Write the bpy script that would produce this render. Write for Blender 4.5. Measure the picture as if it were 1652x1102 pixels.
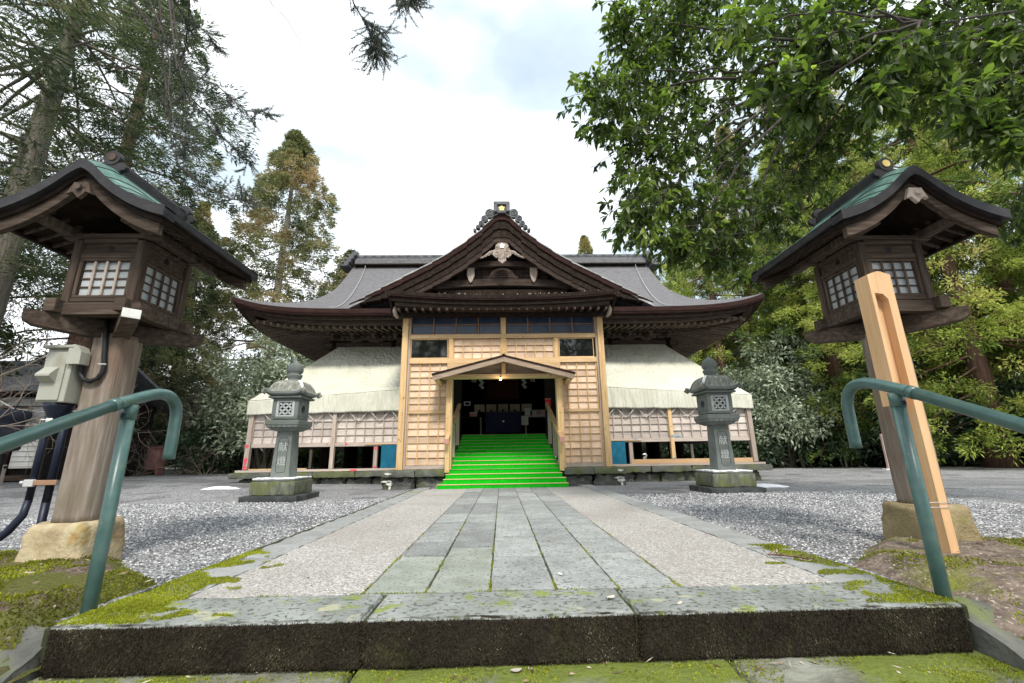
import bpy, math, random
import numpy as np
from mathutils import noise as mnoise, Vector

# ------------------------------------------------------------------ camera, light, exposure
S = bpy.context.scene
for o in list(bpy.data.objects): bpy.data.objects.remove(o)
COL = S.collection
R_ = math.radians
F_PX, PITCH, YAW, ROLL, EYE = 704.2, 0.25582, 0.02701, 0.01602, 0.65
def _basis():
    f = np.array([math.sin(YAW)*math.cos(PITCH), math.cos(YAW)*math.cos(PITCH), math.sin(PITCH)])
    r0 = np.array([math.cos(YAW), -math.sin(YAW), 0.0]); u0 = np.cross(r0, f)
    c, s = math.cos(-ROLL), math.sin(-ROLL)
    return r0*c+u0*s, -r0*s+u0*c, f
_rt, _up, _fw = _basis()
cam_d = bpy.data.cameras.new('camera'); cam = bpy.data.objects.new('camera', cam_d); COL.objects.link(cam)
from mathutils import Matrix
mw = Matrix(((_rt[0], _up[0], -_fw[0], 0), (_rt[1], _up[1], -_fw[1], 0), (_rt[2], _up[2], -_fw[2], EYE), (0, 0, 0, 1)))
cam.matrix_world = mw
cam_d.sensor_width = 36; cam_d.sensor_fit = 'HORIZONTAL'; cam_d.lens = 36*F_PX/1652
cam_d.clip_start = 0.02; cam_d.clip_end = 600
S.camera = cam

SUN_EL, SUN_AZ = 50, 172          # degrees; azimuth clockwise from +Y: behind the camera, high
W = bpy.data.worlds.new('World'); S.world = W; W.use_nodes = True
nt = W.node_tree; nt.nodes.clear()
out = nt.nodes.new('ShaderNodeOutputWorld'); bg = nt.nodes.new('ShaderNodeBackground')
sky = nt.nodes.new('ShaderNodeTexSky'); sky.sky_type = 'NISHITA'; sky.sun_disc = False
sky.sun_elevation = R_(SUN_EL); sky.sun_rotation = R_(SUN_AZ)
tc = nt.nodes.new('ShaderNodeTexCoord')
n1 = nt.nodes.new('ShaderNodeTexNoise'); n1.inputs['Scale'].default_value = 2.1; n1.inputs['Detail'].default_value = 6; n1.inputs['Roughness'].default_value = .52
mpg = nt.nodes.new('ShaderNodeMapping'); mpg.inputs['Scale'].default_value = (1, 1, 2.0); mpg.inputs['Location'].default_value = (.35, .2, .1)
rp = nt.nodes.new('ShaderNodeValToRGB'); rp.color_ramp.elements[0].position = .28; rp.color_ramp.elements[0].color = (.6, .6, .6, 1)
rp.color_ramp.elements[1].position = .55; rp.color_ramp.elements[1].color = (1, 1, 1, 1)
n2 = nt.nodes.new('ShaderNodeTexNoise'); n2.inputs['Scale'].default_value = 1.9; n2.inputs['Detail'].default_value = 4
rp2 = nt.nodes.new('ShaderNodeValToRGB'); rp2.color_ramp.elements[0].position = .40; rp2.color_ramp.elements[0].color = (5.0, 5.9, 6.5, 1)
rp2.color_ramp.elements[1].position = .56; rp2.color_ramp.elements[1].color = (9.2, 9.5, 9.8, 1)
mx = nt.nodes.new('ShaderNodeMixRGB')
L = nt.links.new
L(tc.outputs['Generated'], mpg.inputs['Vector']); L(mpg.outputs['Vector'], n1.inputs['Vector']); L(mpg.outputs['Vector'], n2.inputs['Vector'])
L(n1.outputs['Fac'], rp.inputs['Fac']); L(n2.outputs['Fac'], rp2.inputs['Fac'])
L(rp.outputs['Color'], mx.inputs['Fac']); L(sky.outputs['Color'], mx.inputs['Color1']); L(rp2.outputs['Color'], mx.inputs['Color2'])
L(mx.outputs['Color'], bg.inputs['Color']); L(bg.outputs['Background'], out.inputs['Surface'])
bg.inputs['Strength'].default_value = 0.1
sd = bpy.data.lights.new('sun', 'SUN'); sd.energy = 2.1; sd.angle = R_(12); sd.color = (1, .95, .87)
sun = bpy.data.objects.new('sun', sd); COL.objects.link(sun)
_sv = Vector((math.sin(R_(SUN_AZ))*math.cos(R_(SUN_EL)), math.cos(R_(SUN_AZ))*math.cos(R_(SUN_EL)), math.sin(R_(SUN_EL))))
sun.rotation_euler = _sv.to_track_quat('Z', 'Y').to_euler(); sun.location = _sv*50
vs = S.view_settings; vs.view_transform = 'Standard'; vs.look = 'None'; vs.gamma = 1; vs.use_curve_mapping = False
vs.exposure = 0.88
S.render.engine = 'CYCLES'; S.cycles.max_bounces = 6; S.cycles.diffuse_bounces = 3; S.cycles.transparent_max_bounces = 6

rng = np.random.default_rng(7); random.seed(7)

# ------------------------------------------------------------------ materials
def mat(name, cols, scale=(1, 1, 1), ns=4, detail=6, nrough=.6, rough=.85, bump=.25, bs=60, bscale=None, bdist=.01,
        rand=.12, moss=None, mcol=(.10, .13, .02), side=None, spec=.3, voro=None, translucent=0, grime=None, metallic=0,
        spots=None, obj=False, emit=None, coat=0):
    """procedural surface. cols: ramp stops over a (stretched) noise in world metres.
    moss=(scale, threshold, amount) grows on faces that look up; side=(colour, amount) algae on faces that stand upright."""
    m = bpy.data.materials.new(name); m.use_nodes = True
    t = m.node_tree; N = t.nodes; K = t.links.new
    b = N['Principled BSDF']; b.inputs['Roughness'].default_value = rough; b.inputs['Specular IOR Level'].default_value = spec
    b.inputs['Metallic'].default_value = metallic
    if coat: b.inputs['Coat Weight'].default_value = coat
    g = N.new('ShaderNodeNewGeometry'); oi = N.new('ShaderNodeObjectInfo')
    if obj:
        tcn = N.new('ShaderNodeTexCoord'); pos = tcn.outputs['Object']
    else: pos = g.outputs['Position']
    off = N.new('ShaderNodeVectorMath'); off.operation = 'MULTIPLY_ADD'
    cv = N.new('ShaderNodeCombineXYZ')
    for i in range(3): K(oi.outputs['Random'], cv.inputs[i])
    K(cv.outputs[0], off.inputs[0]); off.inputs[1].default_value = (13.1, 7.7, 17.3); K(pos, off.inputs[2])
    mp = N.new('ShaderNodeMapping'); mp.inputs['Scale'].default_value = scale; K(off.outputs[0], mp.inputs['Vector'])
    nz = N.new('ShaderNodeTexNoise'); nz.inputs['Scale'].default_value = ns; nz.inputs['Detail'].default_value = detail; nz.inputs['Roughness'].default_value = nrough
    K(mp.outputs[0], nz.inputs['Vector'])
    def ramp(src, stops):
        r = N.new('ShaderNodeValToRGB'); e = r.color_ramp.elements
        while len(e) < len(stops): e.new(.5)
        for el, (p, c) in zip(e, stops): el.position = p; el.color = (*c, 1) if len(c) == 3 else c
        K(src, r.inputs['Fac']); return r.outputs['Color']
    def mix(f, a, c, mode='MIX'):
        x = N.new('ShaderNodeMixRGB'); x.blend_type = mode
        for s, v in ((0, f), (1, a), (2, c)):
            if isinstance(v, (int, float)): x.inputs[s].default_value = v if s == 0 else (v, v, v, 1)
            elif isinstance(v, tuple): x.inputs[s].default_value = (*v, 1)
            else: K(v, x.inputs[s])
        return x.outputs[0]
    def math_(op, a, c):
        x = N.new('ShaderNodeMath'); x.operation = op
        for s, v in ((0, a), (1, c)):
            if isinstance(v, (int, float)): x.inputs[s].default_value = v
            else: K(v, x.inputs[s])
        return x.outputs[0]
    def noise(sc, det=4, vec=None):
        x = N.new('ShaderNodeTexNoise'); x.inputs['Scale'].default_value = sc; x.inputs['Detail'].default_value = det
        K(vec or off.outputs[0], x.inputs['Vector']); return x.outputs['Fac']
    st = [(i/(len(cols)-1)*.5+.25, c) for i, c in enumerate(cols)] if not isinstance(cols[0][0], (tuple, list)) and len(cols[0]) == 3 else cols
    col = ramp(nz.outputs['Fac'], st)
    height = noise(bs, 5)
    if bscale:
        mp2 = N.new('ShaderNodeMapping'); mp2.inputs['Scale'].default_value = bscale; K(off.outputs[0], mp2.inputs['Vector'])
        height = noise(bs, 5, mp2.outputs[0])
    if voro:                                    # pebbles: (cells per metre, stops, mix)
        v = N.new('ShaderNodeTexVoronoi'); v.inputs['Scale'].default_value = voro[0]; K(off.outputs[0], v.inputs['Vector'])
        sx = N.new('ShaderNodeSeparateColor'); K(v.outputs['Color'], sx.inputs[0])
        vc = ramp(sx.outputs[0], voro[1]); col = mix(voro[2], col, vc)
        hv = math_('SUBTRACT', 1.0, math_('MULTIPLY', v.outputs['Distance'], 1.6)); height = math_('ADD', math_('MULTIPLY', height, .4), hv)
    if spots:                                   # (scale, threshold, colour, amount) flecks
        for sc, th, c, am in spots:
            f = ramp(noise(sc, 3), [(th-.02, (0, 0, 0)), (th+.04, (am, am, am))]); col = mix(f, col, c)
    if grime:                                   # broad stains (scale, colour, lo, hi, amount, stretch)
        sc, c, lo, hi, am, sx_ = grime
        mp3 = N.new('ShaderNodeMapping'); mp3.inputs['Scale'].default_value = sx_; K(off.outputs[0], mp3.inputs['Vector'])
        f = ramp(noise(sc, 6, mp3.outputs[0]), [(lo, (0, 0, 0)), (hi, (am, am, am))]); col = mix(f, col, c)
    if rand:
        f = math_('MULTIPLY_ADD', oi.outputs['Random'], 2*rand); f.node.inputs[2].default_value = 1-rand
        cc = N.new('ShaderNodeCombineXYZ')
        for i in range(3): K(f, cc.inputs[i])
        col = mix(1.0, col, cc.outputs[0], 'MULTIPLY')
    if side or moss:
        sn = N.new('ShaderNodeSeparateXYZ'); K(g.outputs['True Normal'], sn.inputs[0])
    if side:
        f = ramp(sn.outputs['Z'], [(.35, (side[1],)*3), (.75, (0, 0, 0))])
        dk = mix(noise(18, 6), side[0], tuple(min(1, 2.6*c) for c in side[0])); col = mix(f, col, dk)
    if moss:
        up = ramp(sn.outputs['Z'], [(.15, (moss[3] if len(moss) > 3 else .15,)*3), (.8, (1, 1, 1))])
        f = ramp(noise(moss[0], 8), [(moss[1]-.03, (0, 0, 0)), (moss[1]+.06, (moss[2],)*3)])
        f = mix(1.0, f, up, 'MULTIPLY'); mc = mix(noise(90, 3), mcol, tuple(2.2*c for c in mcol)); col = mix(f, col, mc)
    K(col, b.inputs['Base Color'])
    if bump:
        bn = N.new('ShaderNodeBump'); bn.inputs['Strength'].default_value = bump; bn.inputs['Distance'].default_value = bdist
        K(height, bn.inputs['Height']); K(bn.outputs[0], b.inputs['Normal'])
    if emit: b.inputs['Emission Color'].default_value = (*emit[0], 1); b.inputs['Emission Strength'].default_value = emit[1]
    return m

def leafmat(name, stops, rough=.55, trans=.35, spec=.35, tcol=None):
    """leaf colour from the mesh attribute 'tint' (a colour of its own for each spray or leaf)"""
    m = bpy.data.materials.new(name); m.use_nodes = True
    t = m.node_tree; N = t.nodes; K = t.links.new; b = N['Principled BSDF']
    a = N.new('ShaderNodeAttribute'); a.attribute_name = 'tint'
    r = N.new('ShaderNodeValToRGB'); e = r.color_ramp.elements
    while len(e) < len(stops): e.new(.5)
    for el, (p, c) in zip(e, stops): el.position = p; el.color = (*c, 1)
    oi = N.new('ShaderNodeObjectInfo')
    ad = N.new('ShaderNodeMath'); ad.operation = 'MULTIPLY_ADD'; K(oi.outputs['Random'], ad.inputs[0]); ad.inputs[1].default_value = .22
    K(a.outputs['Fac'], ad.inputs[2]); sb = N.new('ShaderNodeMath'); sb.operation = 'SUBTRACT'; K(ad.outputs[0], sb.inputs[0]); sb.inputs[1].default_value = .11
    K(sb.outputs[0], r.inputs['Fac']); K(r.outputs['Color'], b.inputs['Base Color'])
    b.inputs['Roughness'].default_value = rough; b.inputs['Specular IOR Level'].default_value = spec
    tr = N.new('ShaderNodeBsdfTranslucent'); mx_ = N.new('ShaderNodeMixShader'); mx_.inputs[0].default_value = trans
    if tcol:
        mm = N.new('ShaderNodeMixRGB'); mm.blend_type = 'MULTIPLY'; mm.inputs[0].default_value = 1; K(r.outputs['Color'], mm.inputs[1]); mm.inputs[2].default_value = (*tcol, 1)
        K(mm.outputs[0], tr.inputs['Color'])
    else: K(r.outputs['Color'], tr.inputs['Color'])
    K(b.outputs[0], mx_.inputs[1]); K(tr.outputs[0], mx_.inputs[2]); K(mx_.outputs[0], N['Material Output'].inputs['Surface'])
    return m

m = {}
# timber
m['oldwood'] = mat('weathered_brown_timber', [(.036, .026, .020), (.08, .059, .046), (.155, .12, .095)], (16, 16, 1.2), 2.2, bump=.35, bs=3, bscale=(60, 60, 3), rand=.15)
m['oldwood_x'] = mat('weathered_brown_timber_x', [(.036, .026, .020), (.076, .056, .043), (.145, .112, .09)], (1.2, 16, 16), 2.2, bump=.35, bs=3, bscale=(3, 60, 60), rand=.15)
m['postwood'] = mat('grey_weathered_post', [(.13, .10, .075), (.22, .18, .145), (.36, .32, .28)], (9, 9, .9), 2.4, bump=.8, bs=2, bscale=(45, 45, 2), rand=.05,
                    grime=(1.6, (.16, .085, .05), .5, .7, .5, (2, 2, 1)), moss=(3, .62, .35, .5), mcol=(.10, .10, .03))
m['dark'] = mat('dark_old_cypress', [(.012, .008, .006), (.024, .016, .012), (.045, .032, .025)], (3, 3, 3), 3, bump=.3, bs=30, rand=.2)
m['darkred'] = mat('reddish_bark_edge', [(.018, .009, .008), (.036, .018, .015), (.07, .04, .034)], (1, 12, 12), 3, bump=.5, bs=20, bscale=(3, 30, 60), rand=.1)
m['darkbrown'] = mat('dark_brown_board', [(.032, .022, .018), (.06, .042, .034), (.11, .082, .068)], (1.5, 9, 9), 2, bump=.3, bs=10, bscale=(4, 40, 40), rand=.15)
m['pine'] = mat('new_pine_upright', [(.50, .31, .14), (.68, .45, .22), (.78, .56, .32)], (14, 14, 1.1), 1.6, bump=.12, bs=3, bscale=(50, 50, 3), rand=.12, rough=.65,
                spots=[(13, .665, (.26, .13, .06), .8)])
m['pine_x'] = mat('new_pine_level', [(.50, .32, .16), (.66, .45, .24), (.76, .56, .34)], (1.1, 14, 14), 1.6, bump=.12, bs=3, bscale=(3, 50, 50), rand=.12, rough=.65,
                  spots=[(13, .67, (.30, .16, .08), .7)])
m['board'] = mat('pink_pine_board', [(.62, .42, .27), (.77, .57, .41), (.84, .66, .51)], (1.1, 9, 14), 1.6, bump=.1, bs=3, bscale=(3, 30, 50), rand=.20, rough=.7, grime=(1.5, (.50, .34, .22), .48, .68, .6, (2, 2, .6)), spots=[(16, .70, (.36, .20, .12), .6)])
m['greypine'] = mat('greyed_pine_upright', [(.30, .23, .18), (.44, .36, .30), (.55, .47, .41)], (14, 14, 1.1), 1.8, bump=.2, bs=3, bscale=(50, 50, 3), rand=.15)
m['greypine_x'] = mat('greyed_pine_level', [(.36, .29, .24), (.50, .42, .36), (.60, .52, .46)], (1.1, 14, 14), 1.8, bump=.2, bs=3, bscale=(3, 50, 50), rand=.15)
m['greyboard'] = mat('greyed_pink_board', [(.44, .37, .32), (.60, .53, .475), (.70, .645, .59)], (1.1, 9, 14), 1.8, bump=.15, bs=3, bscale=(3, 30, 50), rand=.2, grime=(1.5, (.38, .31, .28), .48, .68, .6, (2, 2, .6)))
m['stripwood'] = mat('green_stained_strip', [(.10, .22, .06), (.22, .30, .12), (.34, .36, .18)], (1.1, 14, 14), 1.8, bump=.1, rand=.1)
m['hoodwood'] = mat('browned_hood_timber', [(.20, .14, .10), (.33, .245, .18), (.44, .34, .26)], (1.1, 14, 14), 1.8, bump=.2, bs=3, bscale=(3, 50, 50), rand=.1)
m['orangepine'] = mat('orange_pine_board', [(.55, .33, .16), (.68, .42, .22), (.74, .52, .32)], (1.1, 14, 14), 1.6, bump=.12, bs=3, bscale=(3, 50, 50), rand=.12, rough=.65)
m['cedarpost'] = mat('planed_cedar', [(.56, .33, .16), (.68, .43, .23), (.74, .50, .29)], (11, 11, .8), 1.8, bump=.1, bs=3, bscale=(40, 40, 2), rand=0, rough=.55, spots=[(14, .73, (.25, .1, .04), .8)])
m['cedargroove'] = m['cedarpost']
# stone
m['paver'] = mat('pitted_grey_paver', [(.195, .203, .195), (.275, .285, .277), (.36, .368, .357)], (1, 1, 1), 5, bump=.8, bs=75, rand=.2, bdist=.006,
                 spots=[(48, .585, (.10, .11, .10), .8), (120, .62, (.55, .57, .57), .5)], moss=(9, .70, .6, 0), mcol=(.12, .14, .03))
m['paver_moss'] = mat('moss_stained_paver', [(.20, .215, .19), (.27, .29, .255), (.36, .38, .345)], (1, 1, 1), 5, bump=.7, bs=75, rand=.08, bdist=.006,
                 spots=[(52, .60, (.10, .11, .06), .7), (120, .64, (.42, .44, .36), .5)], moss=(11, .64, .4, 0), mcol=(.13, .15, .05))
m['slab'] = mat('rough_front_slab', [(.155, .165, .15), (.235, .248, .235), (.335, .35, .335)], (1, 1, 1), 4, bump=1, bs=42, rand=.06, bdist=.014, spec=.15,
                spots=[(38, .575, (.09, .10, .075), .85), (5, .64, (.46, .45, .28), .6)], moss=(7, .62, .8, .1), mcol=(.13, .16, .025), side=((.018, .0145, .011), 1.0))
m['step'] = mat('mossy_lower_step', [(.10, .10, .075), (.20, .20, .16), (.32, .33, .28)], (1, 1, 1), 5, bump=.9, bs=40, rand=.06, bdist=.012,
                moss=(2.6, .45, .95, .3), mcol=(.085, .105, .02))
m['kerb'] = mat('grey_path_kerb', [(.215, .22, .212), (.29, .297, .288), (.365, .37, .362)], (1, 1, 1), 4, bump=.6, bs=50, rand=.06,
                spots=[(50, .62, (.12, .13, .11), .6)], moss=(1.5, .70, .9, .2), mcol=(.14, .18, .02))
m['mossjoint'] = mat('moss_in_joints', [(.02, .02, .016), (.045, .05, .022), (.10, .11, .03)], (1, 1, 1), 8, bump=.6, bs=60, rand=0)
m['aggregate'] = mat('pebble_wash_concrete', [(.275, .26, .235), (.35, .335, .31), (.41, .395, .372)], (1, 1, 1), 1.3, bump=.5, bs=80, rand=0, bdist=.004,
                     voro=(105, [(0, (.14, .12, .11)), (.2, (.285, .27, .245)), (.6, (.41, .392, .365)), (.88, (.56, .545, .52)), (1, (.78, .77, .75))], .72),
                     grime=(.9, (.28, .25, .225), .45, .65, .5, (1, 1, 1)))
m['gravel'] = mat('grey_gravel', [(.27, .27, .275), (.40, .40, .41), (.50, .50, .50)], (1, 1, 1), .7, bump=1.0, bs=60, rand=0, bdist=.02,
                  voro=(58, [(0, (.09, .09, .095)), (.3, (.27, .27, .28)), (.62, (.46, .46, .47)), (.86, (.64, .64, .64)), (1, (.88, .87, .85))], .72),
                  spots=[(1.1, .57, (.17, .165, .17), .6), (.35, .56, (.20, .20, .205), .5), (22, .68, (.75, .74, .72), .5)])
m['forestfloor'] = mat('forest_floor', [(.045, .035, .022), (.09, .07, .045), (.13, .105, .06)], (1, 1, 1), 2.5, bump=1, bs=14, rand=0, bdist=.05, moss=(.6, .52, .6, .5), mcol=(.07, .09, .02))
m['bank'] = mat('mossy_earth', [(.055, .04, .03), (.12, .09, .068), (.24, .20, .165)], (1, 1, 1), 16, bump=1, bs=36, rand=0, bdist=.02,
                spots=[(60, .64, (.42, .37, .31), .8)], moss=(2.2, .46, .9, 1), mcol=(.06, .065, .014))
m['bank_dirt'] = mat('brown_earth', [(.065, .05, .04), (.15, .115, .09), (.26, .21, .175)], (1, 1, 1), 16, bump=1, bs=36, rand=0, bdist=.02,
                spots=[(60, .62, (.42, .37, .31), .8)], moss=(2.2, .56, .95, 1), mcol=(.10, .105, .018))
m['platform'] = mat('mossy_platform_stone', [(.07, .075, .06), (.13, .135, .115), (.21, .21, .18)], (1, 1, 1), 5, bump=.8, bs=30, rand=.15, moss=(2.5, .5, .8, .7), mcol=(.07, .085, .015))
m['rubble'] = mat('rough_rubble_stone', [(.05, .05, .045), (.11, .11, .10), (.19, .19, .175)], (1, 1, 1), 7, bump=1, bs=24, rand=.2, bdist=.03, moss=(3, .55, .6, .7), mcol=(.06, .075, .02))
m['lantern'] = mat('blue_grey_lantern_stone', [(.105, .12, .11), (.155, .172, .16), (.215, .23, .215)], (1, 1, 1), 4, bump=.35, bs=90, rand=.05, moss=(5, .62, .5, .4), mcol=(.10, .11, .03))
m['lanternroof'] = mat('stained_lantern_roof', [(.085, .088, .072), (.22, .222, .19), (.42, .42, .375)], (13, 13, 2.2), 1.6, detail=3, bump=.12, bs=60, rand=.05, moss=(5, .66, .3, .7), mcol=(.11, .12, .03))
m['lanternbase'] = mat('mossy_lantern_base', [(.06, .065, .05), (.13, .14, .105), (.26, .27, .20)], (5, 5, 1.5), 3, bump=.5, bs=50, rand=.05, moss=(4, .52, .7, .8), mcol=(.08, .09, .02))
m['wetstone'] = mat('dark_wet_stone', [(.022, .026, .026), (.045, .05, .05), (.11, .12, .12)], (2, 2, 2), 2, bump=.2, bs=70, rand=.05, rough=.5)
m['carve'] = mat('cut_pale_stone', [(.34, .36, .35), (.46, .48, .47), (.5, .52, .5)], (1, 1, 1), 10, bump=.2, rand=0)
m['yellowstone'] = mat('ochre_base_stone', [(.24, .17, .09), (.42, .34, .21), (.60, .53, .38)], (1, 1, 1), 5, bump=.7, bs=40, rand=.05, bdist=.012,
                       grime=(3, (.13, .085, .045), .5, .68, .8, (1, 1, 1)), spots=[(5, .66, (.42, .17, .04), .8)], moss=(5, .6, .5, .8), mcol=(.14, .13, .03))
m['yellowstone_brown'] = mat('brown_base_stone', [(.14, .11, .055), (.30, .235, .13), (.44, .36, .22)], (1, 1, 1), 6, bump=.8, bs=45, rand=.05, bdist=.012,
                       grime=(3, (.10, .09, .035), .45, .65, .7, (1, 1, 1)), spots=[(5, .70, (.35, .18, .05), .6)], moss=(5, .6, .5, .8), mcol=(.10, .10, .02))
m['snow'] = mat('old_snow', [(.82, .85, .90), (.90, .91, .93), (.93, .93, .94)], (1, 1, 1), 6, bump=.5, bs=25, rand=0)
m['whitepaint'] = mat('peeling_white_wash', [(.55, .54, .48), (.72, .71, .66), (.3, .3, .26)], (1, 1, 1), 14, bump=.4, rand=0)
# roofs
m['bark'] = mat('bark_shingle_roof', [(.14, .135, .14), (.245, .238, .25), (.38, .375, .39)], (2.6, 16, 16), 2.4, bump=1, bs=9, bscale=(3, 22, 22), rand=.05, bdist=.05,
                spots=[(22, .63, (.42, .40, .39), .5), (26, .66, (.10, .07, .07), .6)], rough=.7)
m['bark_light'] = mat('pale_roof_verge', [(.20, .19, .185), (.36, .355, .35), (.55, .55, .54)], (1, 1, 1), 6, bump=.3, rand=0)
m['tile'] = mat('grey_ridge_tile', [(.06, .064, .07), (.10, .105, .112), (.17, .175, .185)], (1, 1, 1), 8, bump=.3, rand=.15, rough=.55, spots=[(20, .66, (.3, .31, .28), .5)])
m['tile_dark'] = mat('ash_grey_tile', [(.085, .09, .10), (.17, .175, .19), (.30, .305, .32)], (1, 1, 1), 10, bump=.3, rand=.1, rough=.5)
m['copper'] = mat('verdigris_copper', [(.045, .10, .085), (.085, .18, .15), (.20, .33, .28)], (2, 5, 5), 3, bump=.15, bs=40, rand=.04, rough=.55,
                  grime=(5, (.045, .07, .065), .54, .70, .7, (1, 1, 1)))
m['copper_dark'] = mat('dark_roof_edge', [(.014, .013, .014), (.026, .024, .026), (.05, .046, .047)], (2, 2, 2), 5, bump=.2, bs=40, rand=.08, rough=.5)
m['gold'] = mat('gilded_crest', [(.65, .48, .14), (.8, .62, .22), (.85, .7, .3)], (1, 1, 1), 5, bump=0, rand=0, rough=.4, metallic=.2)
# things
m['carpet'] = mat('green_artificial_turf', [(.006, .40, .008), (.012, .52, .014), (.035, .64, .035)], (1, 1, 1), 30, bump=1, bs=170, rand=.05, bdist=.01, rough=.9, spec=.1,
                  spots=[(2.2, .64, (.05, .40, .04), .6), (60, .66, (.004, .25, .006), .6)])
m['tarp'] = mat('cream_canvas_sheet', [(.60, .59, .475), (.68, .67, .555), (.74, .73, .62)], (1, 1, 1), 1.2, bump=1, bs=3.2, bscale=(3.4, 3.4, .5), bdist=.08, rand=0, rough=.75, grime=(1.4, (.50, .50, .38), .55, .75, .4, (3, 1, 1)))
m['carvedwood'] = mat('greyed_bracket_wood', [(.07, .052, .042), (.13, .10, .08), (.22, .175, .145)], (6, 6, 6), 3, bump=.4, bs=30, rand=.2, spec=.12)
m['rope'] = mat('white_rope', [(.6, .57, .53), (.75, .73, .7), (.8, .78, .75)], (1, 1, 1), 20, bump=.1, rand=0)
m['blue'] = mat('blue_panel', [(.008, .11, .185), (.012, .145, .235), (.02, .19, .30)], (1, 1, 1), 7, bump=.1, bs=20, rand=.05, rough=.4, spots=[(7, .66, (.10, .33, .45), .35)])
m['green'] = mat('green_painted_steel', [(.042, .095, .088), (.062, .125, .115), (.095, .165, .15)], (4, 4, 4), 3, spots=[(55, .69, (.20, .17, .13), .7)], bump=.15, bs=150, bdist=.002, rand=0, rough=.33, spec=.5,
                 grime=(7, (.10, .15, .09), .56, .72, .6, (1, 1, 2)))
m['navy'] = mat('black_navy_conduit', [(.006, .009, .02), (.010, .014, .03), (.02, .025, .045)], (1, 1, 1), 6, bump=.05, rand=0, rough=.4)
m['black'] = mat('black_rubber_cable', [(.008, .008, .009), (.014, .014, .016), (.022, .022, .025)], (1, 1, 1), 6, bump=.1, rand=0, rough=.5)
m['beige'] = mat('beige_steel_box', [(.30, .30, .255), (.36, .36, .305), (.42, .42, .36)], (1, 1, 1), 3, bump=.05, rand=0, rough=.5, grime=(6, (.2, .17, .11), .6, .75, .5, (1, 1, .5)))
m['steel'] = mat('galvanised_clamp', [(.45, .45, .45), (.6, .6, .6), (.7, .7, .7)], (1, 1, 1), 8, bump=.1, rand=0, rough=.4, metallic=.4)
m['paper'] = mat('translucent_lantern_paper', [(.27, .29, .295), (.38, .40, .41), (.50, .52, .53)], (1, 1, 1), 3, bump=.05, rand=.03, rough=.5)
m['whitewood'] = mat('white_painted_end', [(.6, .6, .56), (.74, .74, .70), (.8, .8, .77)], (1, 1, 1), 9, bump=.1, rand=0)
m['corr'] = mat('smoky_corrugated_sheet', [(.018, .028, .055), (.035, .055, .10), (.075, .075, .085)], (2, 2, 1), 1.6, bump=.5, bs=1, bscale=(1, 1, 1), rand=.1, rough=.25, spec=.6)
m['glass'] = mat('dark_window_glass', [(.006, .007, .008), (.008, .009, .010), (.012, .013, .014)], (1, 1, 1), 2, bump=0, rand=0, rough=.04, spec=1.0)
m['brownframe'] = mat('brown_sash', [(.20, .10, .06), (.30, .165, .10), (.38, .23, .15)], (1, 1, 1), 6, bump=.1, rand=.1)
m['redbox'] = mat('faded_red_box', [(.42, .17, .15), (.54, .25, .22), (.62, .34, .30)], (1, 1, 1), 4, bump=.1, rand=.1)
m['pinkpale'] = mat('sun_bleached_pink', [(.55, .36, .34), (.64, .45, .42), (.7, .52, .5)], (1, 1, 1), 4, bump=.1, rand=0)
m['red'] = mat('red_paint', [(.45, .012, .02), (.55, .02, .03), (.62, .04, .05)], (1, 1, 1), 8, bump=.05, rand=0)
m['pink'] = mat('pink_marking_paint', [(.70, .05, .09), (.78, .10, .15), (.80, .2, .24)], (1, 1, 1), 12, bump=.05, rand=0)
m['bluemark'] = mat('blue_marking_paint', [(.10, .30, .45), (.16, .38, .52), (.25, .45, .55)], (1, 1, 1), 12, bump=.05, rand=0)
m['white'] = mat('white_paper', [(.66, .65, .62), (.72, .71, .69), (.76, .76, .74)], (1, 1, 1), 3, bump=0, rand=.05)
m['cream'] = mat('cream_panel', [(.50, .44, .28), (.58, .52, .36), (.64, .58, .42)], (1, 1, 1), 3, bump=0, rand=.05)
m['darkint'] = mat('dark_brown_interior', [(.012, .009, .008), (.02, .015, .013), (.03, .024, .02)], (3, 3, 3), 3, bump=.1, rand=.2)  # near-black brown for inner walls and backing panels
m['redcloth'] = mat('dark_red_cloth', [(.06, .010, .010), (.085, .014, .013), (.11, .02, .018)], (1, 1, 1), 5, bump=.1, rand=0)
m['bluecloth'] = mat('navy_cloth', [(.008, .01, .03), (.012, .015, .045), (.02, .024, .06)], (1, 1, 1), 5, bump=.1, rand=0)
m['plaster'] = mat('white_plaster', [(.62, .62, .60), (.70, .70, .68), (.76, .76, .74)], (1, 1, 1), 3, bump=.2, bs=20, rand=.05)
m['jacket'] = mat('dark_padded_cloth', [(.015, .018, .028), (.025, .028, .042), (.04, .045, .06)], (1, 1, 1), 6, bump=.4, bs=20, rand=0)
m['yellow'] = mat('pale_yellow_sign', [(.62, .60, .25), (.7, .68, .32), (.74, .72, .4)], (1, 1, 1), 4, bump=0, rand=0)
m['concrete'] = mat('rough_mossy_concrete', [(.07, .072, .062), (.13, .13, .115), (.22, .22, .20)], (1, 1, 1), 6, bump=.9, bs=34, rand=.1, bdist=.012, moss=(3, .56, .7, .4), mcol=(.08, .10, .02))
m['bulb'] = mat('lit_bulb', [(1, .8, .5)]*3, rand=0, bump=0, emit=((1, .72, .38), 14))
m['barktrunk'] = mat('grey_brown_bark', [(.085, .07, .055), (.17, .145, .12), (.28, .25, .21)], (9, 9, .9), 2, bump=1, bs=2, bscale=(14, 14, 1.6), rand=.1, bdist=.04, moss=(1.4, .52, .5, 1), mcol=(.09, .10, .045))
m['palebark'] = mat('pale_bark', [(.20, .17, .14), (.33, .29, .25), (.46, .42, .37)], (9, 9, .9), 2, bump=1, bs=2, bscale=(14, 14, 1.6), rand=.1, bdist=.04)
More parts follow.
